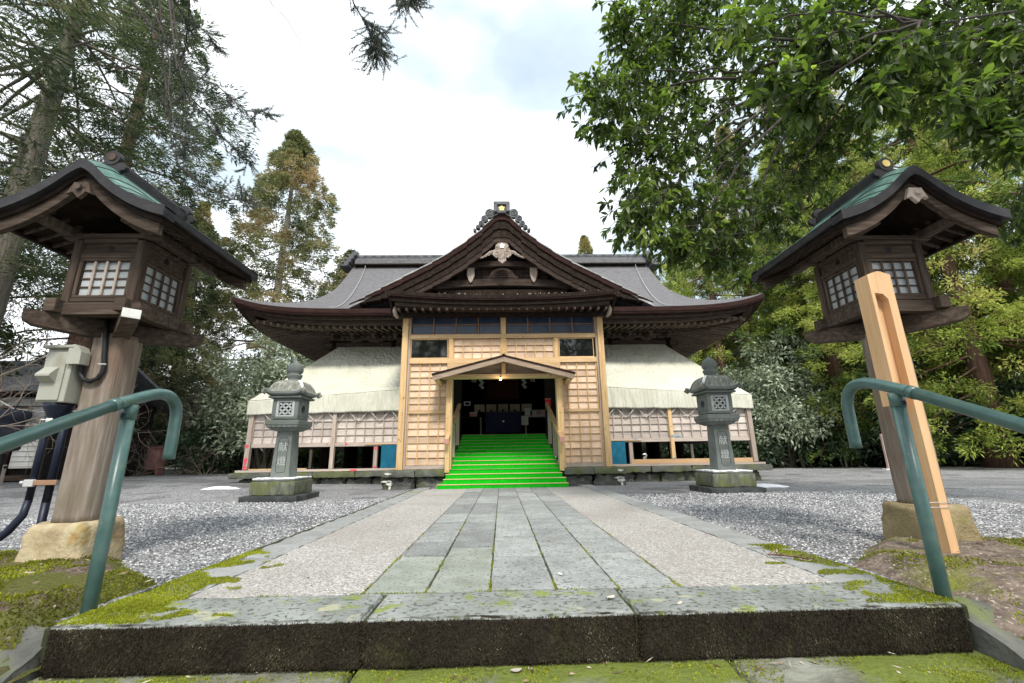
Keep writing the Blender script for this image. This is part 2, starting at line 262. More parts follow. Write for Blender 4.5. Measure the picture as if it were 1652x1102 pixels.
m['redtrunk'] = mat('red_cedar_bark', [(.07, .035, .024), (.13, .07, .05), (.20, .12, .09)], (9, 9, .8), 2, bump=1, bs=2, bscale=(16, 16, 1.4), rand=.15, bdist=.04)
m['twig'] = mat('dark_twig', [(.03, .025, .02), (.06, .05, .042), (.10, .085, .07)], (4, 4, 4), 3, bump=.3, rand=.1)
m['palebranch'] = mat('pale_bare_branch', [(.22, .17, .13), (.34, .275, .22), (.46, .39, .32)], (4, 4, 4), 3, bump=.3, rand=.1)
m['litter'] = mat('dry_leaf', [(.55, .5, .42), (.66, .62, .54), (.7, .66, .6)], (1, 1, 1), 20, bump=.2, rand=.4)
m['brownlitter'] = mat('brown_leaf', [(.12, .06, .035), (.2, .11, .07), (.28, .17, .11)], (1, 1, 1), 20, bump=.2, rand=.4)
m['cedarleaf'] = leafmat('cedar_spray_yellow_green', [(0, (.03, .05, .02)), (.27, (.09, .15, .035)), (.5, (.29, .38, .07)), (.75, (.55, .62, .14)), (1, (.60, .54, .20))], trans=.5)
m['cedarleaf_tan'] = leafmat('cedar_spray_tan_tips', [(0, (.05, .07, .025)), (.3, (.19, .22, .06)), (.6, (.46, .42, .16)), (1, (.62, .48, .26))], trans=.45)
m['firleaf'] = leafmat('fir_needle_dark', [(0, (.025, .04, .02)), (.4, (.06, .09, .035)), (.75, (.13, .17, .06)), (1, (.22, .21, .10))], trans=.35)
m['oakleaf'] = leafmat('evergreen_oak_leaf', [(0, (.035, .055, .016)), (.45, (.10, .145, .036)), (.8, (.20, .26, .06)), (1, (.34, .38, .10))], rough=.36, trans=.42, spec=.5, tcol=(1.6, 1.9, .9))
m['greyleaf'] = leafmat('grey_green_leaf', [(0, (.10, .13, .07)), (.5, (.32, .38, .25)), (1, (.60, .66, .50))], rough=.4, trans=.25, spec=.5)
m['shrubleaf'] = leafmat('dark_shrub_leaf', [(0, (.018, .036, .02)), (.55, (.05, .09, .045)), (1, (.16, .22, .11))], rough=.4, trans=.2, spec=.45)
m['mosstuft'] = leafmat('moss_tuft', [(0, (.08, .085, .014)), (.45, (.19, .21, .02)), (1, (.38, .42, .04))], rough=.9, trans=.3, spec=.1)

for k_ in ('oldwood', 'oldwood_x', 'dark', 'darkred', 'darkbrown', 'slab', 'step', 'bank', 'gravel'): m[k_].node_tree.nodes['Principled BSDF'].inputs['Specular IOR Level'].default_value = .12

# ------------------------------------------------------------------ mesh helpers
def _chamfer():
    V, idx = [], {}
    for i, c in enumerate([(x, y, z) for x in (-1, 1) for y in (-1, 1) for z in (-1, 1)]):
        for a in range(3): idx[(c, a)] = len(V); V.append((c, a))
    Fs = []
    for a in range(3):
        b, d = [k for k in range(3) if k != a]
        for s in (-1, 1):
            q = []
            for sb, sd_ in ((-1, -1), (1, -1), (1, 1), (-1, 1)):
                c = [0, 0, 0]; c[a] = s; c[b] = sb; c[d] = sd_; q.append(idx[(tuple(c), a)])
            Fs.append(q)
        for sb in (-1, 1):
            for sd_ in (-1, 1):
                c1 = [0, 0, 0]; c1[a] = -1; c1[b] = sb; c1[d] = sd_; c2 = list(c1); c2[a] = 1; c1, c2 = tuple(c1), tuple(c2)
                Fs.append([idx[(c1, b)], idx[(c1, d)], idx[(c2, d)], idx[(c2, b)]])
    for c in [(x, y, z) for x in (-1, 1) for y in (-1, 1) for z in (-1, 1)]: Fs.append([idx[(c, 0)], idx[(c, 1)], idx[(c, 2)]])
    P = np.array([[c[k]*(1.0 if k == a else .8) for k in range(3)] for c, a in V])
    F2 = []
    for q in Fs:
        p = P[q]; n = np.cross(p[1]-p[0], p[2]-p[0])
        F2.append(q if n@p.mean(0) > 0 else q[::-1])
    return V, F2
CHV, CHF = _chamfer()
def rotz(a): c, s = math.cos(a), math.sin(a); return np.array([[c, -s, 0], [s, c, 0], [0, 0, 1]])
def frame(d, up=(0, 0, 1)):
    d = np.array(d, float); d /= np.linalg.norm(d); u = np.array(up, float)
    if abs(d@u) > .98: u = np.array([0, 1, 0.])
    x = np.cross(u, d); x /= np.linalg.norm(x); u = np.cross(d, x)
    return np.stack([d, x, u], 1)          # local x = along, y = side, z = up

class MB:
    def __init__(s): s.v, s.f, s.mi, s.n = [], [], [], 0
    def add(s, V, F, mi=0):
        V = np.asarray(V, float); s.v.append(V); s.f += [[i+s.n for i in q] for q in F]; s.mi += [mi]*len(F); s.n += len(V); return s
    def box(s, c, size, bev=.004, R=None, mi=0):
        h = np.array(size, float)/2; b = min(bev, h.min()*.45)
        V = np.array([[cc[k]*(h[k]-(0 if k == a else b)) for k in range(3)] for cc, a in CHV])
        if R is not None: V = V@np.asarray(R).T
        return s.add(V+np.array(c), CHF, mi)
    def bx(s, x0, x1, y0, y1, z0, z1, bev=.004, mi=0): return s.box(((x0+x1)/2, (y0+y1)/2, (z0+z1)/2), (x1-x0, y1-y0, z1-z0), bev, None, mi)
    def beam(s, p, q, w, h, bev=.004, up=(0, 0, 1), mi=0):
        p, q = np.array(p, float), np.array(q, float)
        return s.box((p+q)/2, (np.linalg.norm(q-p), w, h), bev, frame(q-p, up), mi)
    def tube(s, P, r, n=8, cap=True, mi=0):
        P = np.array(P, float); k = len(P); r = np.broadcast_to(np.array(r, float), (k,))
        T = np.gradient(P, axis=0); T /= np.maximum(np.linalg.norm(T, axis=1), 1e-9)[:, None]
        u = np.cross(T[0], [0, 0, 1.]);
        if np.linalg.norm(u) < .05: u = np.cross(T[0], [0, 1., 0])
        u /= np.linalg.norm(u); a = np.linspace(0, 2*np.pi, n, endpoint=False); V = []
        for i in range(k):
            u = u-T[i]*(u@T[i]); u /= max(np.linalg.norm(u), 1e-9); w = np.cross(T[i], u)
            V.append(P[i]+r[i]*(np.cos(a)[:, None]*u+np.sin(a)[:, None]*w))
        F = [[i*n+j, i*n+(j+1) % n, (i+1)*n+(j+1) % n, (i+1)*n+j] for i in range(k-1) for j in range(n)]
        if cap: F += [list(range(n))[::-1], [(k-1)*n+j for j in range(n)]]
        return s.add(np.concatenate(V), F, mi)
    def lathe(s, prof, n=24, c=(0, 0, 0), sq=0, mi=0):
        a = np.linspace(0, 2*np.pi, n, endpoint=False); V = []
        for r, z in prof: V.append(np.stack([r*np.cos(a), r*np.sin(a), np.full(n, z)], 1))
        k = len(prof); F = [[i*n+j, i*n+(j+1) % n, (i+1)*n+(j+1) % n, (i+1)*n+j] for i in range(k-1) for j in range(n)]
        F += [list(range(n))[::-1], [(k-1)*n+j for j in range(n)]]
        return s.add(np.concatenate(V)+np.array(c), F, mi)
    def grid(s, P, mi=0, flip=False):
        a, b = P.shape[:2]; F = []
        for i in range(a-1):
            for j in range(b-1):
                q = [i*b+j, i*b+j+1, (i+1)*b+j+1, (i+1)*b+j]; F.append(q[::-1] if flip else q)
        return s.add(P.reshape(-1, 3), F, mi)
    def sheet(s, P, t, mi=0, mside=None):
        """grid with thickness t straight down"""
        P = np.asarray(P, float); Q = P.copy(); Q[..., 2] -= t
        s.grid(P, mi); s.grid(Q, mi, True)
        e = mi if mside is None else mside
        for A, B, fl in ((P[0], Q[0], True), (P[-1], Q[-1], False), (P[:, 0], Q[:, 0], False), (P[:, -1], Q[:, -1], True)):
            s.grid(np.stack([A, B]), e, fl)
        return s
    def prism(s, poly, a0, a1, axis=1, mi=0):
        """polygon (u,v) pushed along an axis: axis 1 -> (x,z) outline between y=a0 and y=a1; axis 0 -> (y,z); axis 2 -> (x,y)"""
        n = len(poly); V = []
        for a in (a0, a1):
            for u, v in poly: V.append({1: (u, a, v), 0: (a, u, v), 2: (u, v, a)}[axis])
        F = [list(range(n)), [n+i for i in range(n)][::-1]]+[[i, i+n, (i+1) % n+n, (i+1) % n] for i in range(n)]
        return s.add(V, F, mi)
    def mesh(s, name, mats, smooth=False, auto=None):
        V = np.concatenate(s.v); me = bpy.data.meshes.new(name); me.from_pydata(V.tolist(), [], s.f)
        for x in (mats if isinstance(mats, (list, tuple)) else [mats]): me.materials.append(x)
        if any(s.mi): me.polygons.foreach_set('material_index', s.mi)
        if smooth: me.polygons.foreach_set('use_smooth', [True]*len(s.f))
        me.validate(); me.update(); return me
    def build(s, name, mats, parent=None, smooth=False, **k):
        return link(name, s.mesh(name, mats, smooth), parent, **k)

def link(name, me, parent=None, loc=None, rot=None, kind=None, label=None):
    o = bpy.data.objects.new(name, me); COL.objects.link(o)
    if parent is not None: o.parent = parent
    if loc is not None: o.location = loc
    if rot is not None: o.rotation_euler = rot
    if kind: o['kind'] = kind
    if label: o['label'] = label
    return o
def thing(name, label, cat, loc=(0, 0, 0), rz=0, group=None):
    o = bpy.data.objects.new(name, None); COL.objects.link(o); o.location = loc; o.rotation_euler = (0, 0, rz)
    o.empty_display_size = .1
    return tag(o, label, cat, group)
def tag(o, label, cat, group=None):
    o['label'] = label; o['category'] = cat
    if group: o['group'] = group
    return o
def struct(o): o['kind'] = 'structure'; return o
def fbm(P, sc, seed=0, oct=4):
    out_ = np.empty(len(P))
    for i, p in enumerate(P): out_[i] = mnoise.fractal(Vector((p[0]*sc+seed, p[1]*sc-seed, p[2]*sc)), 1.0, 2.0, oct)
    return out_
def gridmesh(name, V, F4, mats, attr=None, mi=None, smooth=False):
    """fast mesh from arrays; F4 (n,4) or (n,3)"""
    me = bpy.data.meshes.new(name); n, k = F4.shape
    me.vertices.add(len(V)); me.vertices.foreach_set('co', np.asarray(V, np.float32).ravel())
    me.loops.add(n*k); me.loops.foreach_set('vertex_index', F4.astype(np.int32).ravel())
    me.polygons.add(n); me.polygons.foreach_set('loop_start', (np.arange(n)*k).astype(np.int32)); me.polygons.foreach_set('loop_total', np.full(n, k, np.int32))
    if smooth: me.polygons.foreach_set('use_smooth', np.ones(n, bool))
    for x in (mats if isinstance(mats, (list, tuple)) else [mats]): me.materials.append(x)
    if attr is not None:
        a = me.attributes.new('tint', 'FLOAT', 'POINT'); a.data.foreach_set('value', np.asarray(attr, np.float32))
    me.update(); me.validate(); return me
def unit(a): return a/np.maximum(np.linalg.norm(a, axis=-1, keepdims=True), 1e-9)

# ------------------------------------------------------------------ ground
def ground_h(x, y):
    h = -.05+0*x
    h = h+.13*np.clip((-x-2.6)/4.5, 0, 1)*np.clip((y-9)/3, 0, 1)            # rises a little to the left of the hall
    h = h-.05*np.clip((x-2.6)/4.5, 0, 1)*np.clip((y-9)/3, 0, 1)
    h = h+.10*np.exp(-(((x+6.0)/1.2)**2+((y-9.6)/.7)**2))                   # low heap of gravel left of the stone lantern
    h = h+.012*np.sin(x*1.7+y*.9)*np.sin(y*1.3-x*.4)*np.clip(y/8, 0, 1)
    h = np.where(y < 2.0, h-.30*np.clip(2.0-y, 0, 3)-.10, h)                # falls away beside the steps
    return h
xs = np.concatenate([np.linspace(-160, -30, 14), np.linspace(-28, -8, 21), np.linspace(-7.5, 7.5, 151), np.linspace(8, 28, 21), np.linspace(30, 160, 14)])
ys = np.concatenate([np.linspace(-30, 0, 16), np.linspace(.2, 13, 129), np.linspace(13.5, 34, 42), np.linspace(36, 220, 24)])
X, Y = np.meshgrid(xs, ys); Z = ground_h(X, Y)
near = (np.abs(X) < 1.95) & (Y > 1.9) & (Y < 9.7); Z = np.where(near, Z-.12, Z); Z = np.where((np.abs(X) < 3) & (Y < 2.3), -.9-.2*np.clip(2-Y, 0, 6), Z)
V = np.stack([X, Y, Z], -1).reshape(-1, 3); a, b = X.shape
ii, jj = np.meshgrid(np.arange(a-1), np.arange(b-1), indexing='ij'); F = np.stack([ii*b+jj, ii*b+jj+1, (ii+1)*b+jj+1, (ii+1)*b+jj], -1).reshape(-1, 4)
cy = V[F].mean(1); far = ((cy[:, 1] > 21.5+.15*cy[:, 0].clip(-60, 0)*-.6) | (cy[:, 0] > 21) | (cy[:, 0] < -24))
me = gridmesh('ground', V, F, [m['gravel'], m['forestfloor']], smooth=True); me.polygons.foreach_set('material_index', far.astype(np.int32))
struct(link('ground', me))

# path: kerbs, pebble-wash strips, pavers
def slab_mesh(x0, x1, y0, y1, z0, z1, seed, step=.03, amp=.006, bev=.012):
    """worn stone block: subdivided box with rounded, chipped edges"""
    L3 = (x1-x0, y1-y0, z1-z0); ns_ = [max(2, int(l/step)) for l in L3]; vs_, fs_ = [], []; base = 0
    for ax in range(3):
        u, v = [k for k in range(3) if k != ax]
        for sgn in (0, 1):
            U, Vv = np.meshgrid(np.linspace(0, 1, ns_[u]+1), np.linspace(0, 1, ns_[v]+1), indexing='ij')
            P = np.zeros(U.shape+(3,)); P[..., u] = U; P[..., v] = Vv; P[..., ax] = sgn; P = P.reshape(-1, 3)
            aa, bb = U.shape; i_, j_ = np.meshgrid(np.arange(aa-1), np.arange(bb-1), indexing='ij')
            q = np.stack([i_*bb+j_, i_*bb+j_+1, (i_+1)*bb+j_+1, (i_+1)*bb+j_], -1).reshape(-1, 4)
            if (sgn == 1) ^ (ax == 1): q = q[:, ::-1]
            vs_.append(P); fs_.append(q+base); base += len(P)
    P = np.concatenate(vs_)*np.array(L3)+np.array([x0, y0, z0]); c = np.array([(x0+x1)/2, (y0+y1)/2, (z0+z1)/2]); h = np.array(L3)/2
    d = np.clip(h-np.abs(P-c), 0, bev)/bev           # 0 on faces
    s_ = np.sort(d, 1); edge = 1-s_[:, 1]            # near an edge: two small
    P = P-np.sign(P-c)*(edge**2*bev*.5)[:, None]*(d < .999)
    nz_ = np.stack([fbm(P, 9, seed+k*7, 5) for k in range(3)], 1)
    P += nz_*amp*(1+2.0*edge[:, None])
    return P, np.concatenate(fs_)
path = struct(thing('path', 'x', 'x')); del path['label']; del path['category']
pc = .08
def piece(name, mtl, x0, x1, y0, y1, z0, z1, parent, bev=.006, **k): return MB().bx(x0, x1, y0, y1, z0, z1, bev).build(name, mtl, parent, **k)
piece('joint_bed', m['mossjoint'], -1.9, 2.03, 2.09, 9.7, -.14, -.012, path)
for sx, xa, xb in ((-1, -1.85, -1.56), (1, 1.72, 2.02)):
    yy = 2.43; i = 0
    while yy < 10.2:
        ln = 1.15 if i else .9
        P, Fq = slab_mesh(xa, xb, yy, min(10.25, yy+ln)-.008, -.13, -.001, 5+i+sx, .05, .004, .012)
        link('kerb', gridmesh('kerb', P, Fq, m['kerb'], smooth=True), path); yy += ln; i += 1
piece('pebble_strip', m['aggregate'], -1.555, -.705, 2.43, 9.62, -.13, -.004, path)
piece('pebble_strip', m['aggregate'], .905, 1.715, 2.43, 9.62, -.13, -.004, path)
edges = [-.70, -.385, -.065, .27, .585, .90]
first = [3.27, 3.55, 3.20, 3.62, 3.27]
for k in range(5):
    yy = 2.43; ln = first[k]-2.43; i = 0
    while yy < 9.6:
        y1 = min(yy+ln, 9.62)
        if 9.62-y1 < .25: y1 = 9.62
        zt = random.uniform(-.003, .002)
        if i < 3:
            P, Fq = slab_mesh(edges[k]+.003, edges[k+1]-.003, yy+.006, y1-.006, -.12, zt, k*13+i, .022, .0016, .007)
            link('paver', gridmesh('paver', P, Fq, m['paver_moss'] if (k, i) in ((0, 0), (1, 0)) else m['paver'], smooth=True), path)
        else: piece('paver', m['paver'], edges[k]+.003, edges[k+1]-.003, yy+.008, y1-.008, -.12, zt, path)
        if y1 >= 9.62: break
        yy = y1; ln = random.uniform(.45, .85); i += 1
# front slabs and lower steps
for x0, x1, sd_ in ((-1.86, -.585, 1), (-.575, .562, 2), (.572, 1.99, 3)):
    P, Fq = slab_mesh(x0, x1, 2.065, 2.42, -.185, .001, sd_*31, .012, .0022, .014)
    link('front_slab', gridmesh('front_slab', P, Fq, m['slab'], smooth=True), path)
stair = struct(thing('approach_steps', 'x', 'x')); del stair['label']; del stair['category']
for s_, (yf, zt) in enumerate(((1.72, -.185), (1.38, -.36), (1.04, -.53), (.70, -.70))):
    for x0, x1 in ((-2.02, -.62), (-.61, .93), (.94, 2.25)):
        P, Fq = slab_mesh(x0, x1, yf, yf+.42, zt-.17, zt, s_*17+x0*3, .02 if s_ < 1 else .06, .008, .02)
        link('tread', gridmesh('tread', P, Fq, m['step'], smooth=True), stair)
# sloping stone borders of the steps
for sx, xa, xb in ((-1, -2.75, -1.885), (1, 2.01, 2.9)):
    n_ = 40; U, Vv = np.meshgrid(np.linspace(xa, xb, 26), np.linspace(.3, 2.22, 60), indexing='ij')
    Zb = -.03-.42*(2.2-Vv)
    Zb = np.minimum(Zb, -.035); P = np.stack([U, Vv, Zb], -1); q = P.reshape(-1, 3)
    q[:, 2] += fbm(q, 5, 3+sx, 5)*.03
    o = MB().sheet(P, .5).build('stair_border', m['concrete'], stair, smooth=True)

# mossy banks round the lamp posts
def bank(name, x0, x1, y0, y1, fn, mt, seed):
    nx, ny = int((x1-x0)/.035), int((y1-y0)/.035)
    U, Vv = np.meshgrid(np.linspace(x0, x1, nx), np.linspace(y0, y1, ny), indexing='ij')
    P = np.stack([U, Vv, fn(U, Vv)], -1); q = P.reshape(-1, 3)
    q[:, 2] += fbm(q*np.array([1, 1, 0]), 2.2, seed, 3)*.02+fbm(q*np.array([1, 1, 0]), 9, seed, 4)*.010
    ii, jj = np.meshgrid(np.arange(nx-1), np.arange(ny-1), indexing='ij')
    Fq = np.stack([ii*ny+jj, (ii+1)*ny+jj, (ii+1)*ny+jj+1, ii*ny+jj+1], -1).reshape(-1, 4)
    struct(link(name, gridmesh(name, q, Fq, mt, smooth=True))); return P
def bl(x, y):
    d = np.minimum(np.minimum((-1.93-x)/.28, (y-2.02)/.25), np.minimum((4.05+.25*(x+3)-y)/.5, (x+7.2)/1.0)); d = np.minimum(d, (3.95-.9*(x+3.2).clip(0, 9)-y)/.35+.3)
    return -.11+.145*np.clip(d, -.5, 1)-.30*np.clip(2.25-y, 0, 1)*np.clip((-2.75-x)*4, 0, 1)
def br(x, y):
    d = np.minimum(np.minimum((x-2.05)/.3, (y-2.02)/.25), np.minimum((3.95-.25*(x-3)-y)/.5, (7.4-x)/1.0)); d = np.minimum(d, (3.75-.9*(3.0-x).clip(0, 9)-y)/.35+.3)
    return -.11+.135*np.clip(d, -.5, 1)-.30*np.clip(2.25-y, 0, 1)*np.clip((x-2.9)*4, 0, 1)
BL = bank('earth_bank', -7.2, -1.87, 1.2, 4.6, bl, m['bank'], 3)
BR = bank('earth_bank', 2.03, 7.4, 1.2, 4.6, br, m['bank_dirt'], 9)

def blades(P, D, Ln, Wd, droop=0, bend=0, tint=None, seed=1, per=4):
    """quads (diamonds) from base P along D"""
    r = np.random.default_rng(seed); n = len(P); D = unit(D); s = unit(np.cross(D, r.normal(size=(n, 3))))
    Ln = np.broadcast_to(np.asarray(Ln, float), (n,))[:, None]; Wd = np.broadcast_to(np.asarray(Wd, float), (n,))[:, None]
    mid = P+D*Ln*.5; tip = P+D*Ln; tip[:, 2] -= droop*Ln[:, 0]
    V = np.stack([P, mid+s*Wd*.5, tip, mid-s*Wd*.5], 1).reshape(-1, 3); F = np.arange(n*4).reshape(n, 4)
    return V, F, np.repeat(tint if tint is not None else r.random(n), 4)
# moss tufts and dry leaves near the camera
def tufts():
    r = np.random.default_rng(5); Ps = []
    def near_surface(G, n, keep):
        a, b = G.shape[:2]; i = r.integers(0, a-1, n); j = r.integers(0, b-1, n); fu, fv = r.random(n)[:, None], r.random(n)[:, None]
        p = G[i, j]*(1-fu)*(1-fv)+G[i+1, j]*fu*(1-fv)+G[i, j+1]*(1-fu)*fv+G[i+1, j+1]*fu*fv
        return p[keep(p)]
    nz = lambda p, sc, sd_: fbm(p*np.array([1, 1, 0]), sc, sd_, 4)
    a = near_surface(BL, 210000, lambda p: (p[:, 1] < 3.8) & (p[:, 0] > -4.2) & (p[:, 1] > 1.95)); a = a[nz(a, 2.2, 3)+.4*nz(a, 9, 8)-.55*(a[:, 0]+2.9).clip(0, 2)*(a[:, 1] > 2.7) > -.16]
    b = near_surface(BR, 110000, lambda p: (p[:, 1] < 3.6) & (p[:, 0] < 4.8)); b = b[nz(b, 1.8, 21)+.35*(b[:, 0]-2.9).clip(-1, 1)-.25*(b[:, 1]-2.9) > .12]
    return np.concatenate([a, b])
tp = tufts(); r = np.random.default_rng(2); D = r.normal(size=tp.shape)*.6; D[:, 2] = 1
V, F, t = blades(tp-[0, 0, .002], D, r.uniform(.008, .022, len(tp)), .007, tint=np.clip(.45+.5*fbm(tp*np.array([1, 1, 0]), 3, 4, 3)+r.normal(size=len(tp))*.15, 0, 1), seed=4)
o = link('moss', gridmesh('moss', V, F, m['mosstuft'], t), kind='stuff'); o['label'] = 'yellow-green moss carpeting the banks beside the lamp posts'
# moss on kerb corners and the front slab ends
ps = []
r = np.random.default_rng(12)
for n_, (x0, x1, y0, y1, z, fn) in ((30000, (-1.86, -1.38, 2.10, 3.6, 0, lambda p: (p[:, 0]+1.86)/.40-.55*(3.35-p[:, 1]))), (22000, (1.55, 2.0, 2.10, 3.4, 0, lambda p: (2.0-p[:, 0])/.36-.45*(3.1-p[:, 1]))),
                                    (18000, (-1.86, -1.15, 2.08, 2.42, 0, lambda p: (p[:, 0]+1.86)/.6-.25)), (5000, (1.55, 1.99, 2.08, 2.42, 0, lambda p: (2.0-p[:, 0])/.42)),
                                    (16000, (-2.0, 2.2, 1.74, 2.05, -.185, lambda p: .15+0*p[:, 0])), (1400, (-1.85, 1.99, 2.08, 2.42, 0, lambda p: .6+0*p[:, 0]))):
    p = np.stack([r.uniform(x0, x1, n_), r.uniform(y0, y1, n_), np.full(n_, z)], 1)
    k = fbm(p, 4.5, 6, 4)*1.1+.25 > fn(p); ps.append(p[k])
for ex in edges:          # along paver joints
    p = np.stack([r.normal(ex, .004, 700), 2.42+3.2*r.random(700)**1.6, np.full(700, -.006)], 1); ps.append(p[fbm(p, 3, 2+ex, 3) > .08])
p = np.stack([r.uniform(-1.8, 1.9, 1200), r.normal(2.425, .006, 1200), np.full(1200, -.003)], 1); ps.append(p[fbm(p, 3, 2, 3) > .1])
tp = np.concatenate(ps); D = r.normal(size=tp.shape)*.7; D[:, 2] = 1
V, F, t = blades(tp-[0, 0, .002], D, r.uniform(.005, .013, len(tp)), .006, tint=np.clip(.62+.4*fbm(tp, 3, 4, 3)+r.normal(size=len(tp))*.15, 0, 1), seed=4)
o = link('moss', gridmesh('moss', V, F, m['mosstuft'], t), kind='stuff'); o['label'] = 'bright moss on the path edge, the joints and the lower step'
# dark fuzz of moss and algae on the upright face of the front slabs
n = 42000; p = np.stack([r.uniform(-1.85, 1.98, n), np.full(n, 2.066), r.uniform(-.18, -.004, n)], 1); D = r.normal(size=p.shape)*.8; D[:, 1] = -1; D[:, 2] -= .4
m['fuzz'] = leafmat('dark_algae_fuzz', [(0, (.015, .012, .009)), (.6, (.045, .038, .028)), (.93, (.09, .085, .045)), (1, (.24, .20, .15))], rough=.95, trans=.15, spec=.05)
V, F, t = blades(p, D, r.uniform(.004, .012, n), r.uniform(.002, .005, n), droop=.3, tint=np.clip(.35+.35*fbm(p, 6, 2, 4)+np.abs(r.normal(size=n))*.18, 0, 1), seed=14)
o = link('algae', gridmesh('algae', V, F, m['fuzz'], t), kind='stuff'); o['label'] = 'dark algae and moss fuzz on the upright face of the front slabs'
# gravel stones lying loose on the near gravel
r = np.random.default_rng(31); n_ = 26000
gx = np.concatenate([r.uniform(-6.5, -1.95, n_), r.uniform(2.1, 6.5, n_)]); gy = 2.9+5.2*r.random(2*n_)**1.3
gz = ground_h(gx, gy); C = np.stack([gx, gy, gz+.003], 1); sz = r.uniform(.005, .0115, (2*n_, 1))*(.8+.1*gy[:, None])
oct_ = np.array([(1, 0, 0), (0, 1, 0), (-1, 0, 0), (0, -1, 0), (0, 0, .7)]); ang = r.random(2*n_)*6.28
ca, sa = np.cos(ang)[:, None], np.sin(ang)[:, None]; st = r.uniform(.6, 1.2, (2*n_, 5, 1))
VV = oct_[None]*st*sz[:, None]; VV = np.stack([VV[..., 0]*ca-VV[..., 1]*sa, VV[..., 0]*sa+VV[..., 1]*ca, VV[..., 2]], -1)+C[:, None]
Fb = np.array([(0, 1, 4), (1, 2, 4), (2, 3, 4), (3, 0, 4)]); FF = (np.arange(2*n_)[:, None, None]*5+Fb[None]).reshape(-1, 3)
m['stone'] = leafmat('loose_gravel_stone', [(0, (.08, .08, .085)), (.4, (.26, .26, .27)), (.7, (.44, .44, .45)), (1, (.82, .81, .79))], rough=.8, trans=0, spec=.3)
o = link('gravel', gridmesh('gravel', VV.reshape(-1, 3), FF, m['stone'], np.repeat(r.random(2*n_), 5)), kind='stuff'); o['label'] = 'loose grey gravel on both sides of the stone path'
# pine litter
ps = []
for x0, x1, y0, y1, n_, zf in ((-3.9, -1.95, 2.1, 3.6, 260, lambda x, y: bl(x, y)+.02), (2.1, 4.1, 2.1, 3.6, 420, lambda x, y: br(x, y)+.02), (-1.6, 1.7, 2.1, 7, 90, lambda x, y: 0*x+.002), (-1.9, 2.1, 1.9, 2.06, 90, lambda x, y: 0*x-.18), (-7, -2.0, 3.6, 11, 240, lambda x, y: ground_h(x, y)+.01), (2.1, 7.5, 3.4, 11, 240, lambda x, y: ground_h(x, y)+.01)):
    x, y = r.uniform(x0, x1, n_), r.uniform(y0, y1, n_); ps.append(np.stack([x, y, zf(x, y)+.004], 1))
p = np.concatenate(ps); D = r.normal(size=p.shape); D[:, 2] *= .15
V, F, t = blades(p, D, r.uniform(.01, .05, len(p)), r.uniform(.002, .012, len(p)), seed=9)
m['litterleaf'] = leafmat('dry_litter', [(0, (.08, .045, .03)), (.5, (.3, .2, .13)), (1, (.7, .62, .5))], trans=.1)
o = link('leaf_litter', gridmesh('leaf_litter', V, F, m['litterleaf'], t), kind='stuff'); o['label'] = 'dry needles and bits of leaf scattered on stone and earth'
def curled(name, label, x, y, z, s, ang, mt, par=None):
    b = MB(); P = np.zeros((5, 4, 3))
    for i in range(5):
        for j in range(4):
            u, v = i/4-.5, j/3-.5; w = (1-(2*u)**2)*.5+.12; P[i, j] = (u*s, v*s*w, .25*s*(v*v*2+u*u)+.002)
    P = P@rotz(ang).T; b.sheet(P, .0015); o = b.build(name, mt, None, True, loc=(x, y, z)); tag(o, label, 'leaf'); return o
curled('fallen_leaf', 'white curled leaf beside the crack between two front slabs', .50, 2.24, .004, .05, .6, m['litter'])
curled('fallen_leaf', 'small pale leaf lying on the middle paver near the front', .32, 2.68, .002, .035, 1.9, m['litter'])
curled('fallen_leaf', 'pale leaf on the mossy lower step below the middle slab', .05, 2.01, -.182, .045, .2, m['litter'])
curled('fallen_leaf', 'reddish dead leaf on the lower step near its left end', -1.3, 1.96, -.182, .045, 1.2, m['redbox'])
b = MB(); b.tube([(1.70, 3.02, .012), (1.77, 2.97, .016), (1.88, 2.86, .012)], [.004, .006, .003], 5)
r2 = np.random.default_rng(3); fr = thing('cedar_frond', 'dry brown cedar frond lying on the right edge of the path', 'twig', (1.78, 2.93, 0))
MB_ = b; o = b.build('stem', m['brownlitter'], fr); o.location = (-1.78, -2.93, 0)
u = r2.random(70)[:, None]; p = np.array([1.68, 3.04, .012])*(1-u)+np.array([1.9, 2.84, .012])*u; D = r2.normal(size=p.shape)*.7+[.7, -.7, .3]
V, F, t = blades(p-[1.78, 2.93, 0], D, .045, .006, seed=3); link('needles', gridmesh('needles', V, F, m['litterleaf'], t), fr)

# ------------------------------------------------------------------ the shrine hall
XC = .07
hall = thing('shrine_hall', 'old wooden shrine hall with a wide curved bark roof and central gable', 'shrine', (XC, 17.3, 0))
HO = np.array([XC, 17.3, 0])
def hb(b, name, mt, smooth=False, parent=None, **k):
    for i in range(len(b.v)): b.v[i] = b.v[i]-HO
    return b.build(name, mt, parent or hall, smooth, **k)
YE, YR, ZE, ZR, XE = 12.0, 17.3, 4.81, 8.52, 7.76
def eave_up(s): return .40*np.abs(s)**8
def prof(v): return ZR-(ZR-ZE)*(.40*v+.60*(1-(1-v)**2))
def Xv(v): return 6.30+(XE-6.30)*np.clip((v-.30)/.70, 0, 1)**1.7
vv = np.linspace(0, 1, 40); uu = np.sin(np.linspace(-1, 1, 61)*np.pi/2*.98)/math.sin(np.pi/2*.98)
def front_surface(sign, dz=0, v0=0):
    P = np.zeros((len(vv), len(uu), 3))
    for i, v in enumerate(vv):
        vz = v0+(1-v0)*v; X_ = Xv(vz); P[i, :, 0] = XC+uu*X_; P[i, :, 1] = YR-sign*(YR-YE)*vz; P[i, :, 2] = prof(vz)+eave_up(uu)*max(0, (vz-.3)/.7)**2+dz
    return P
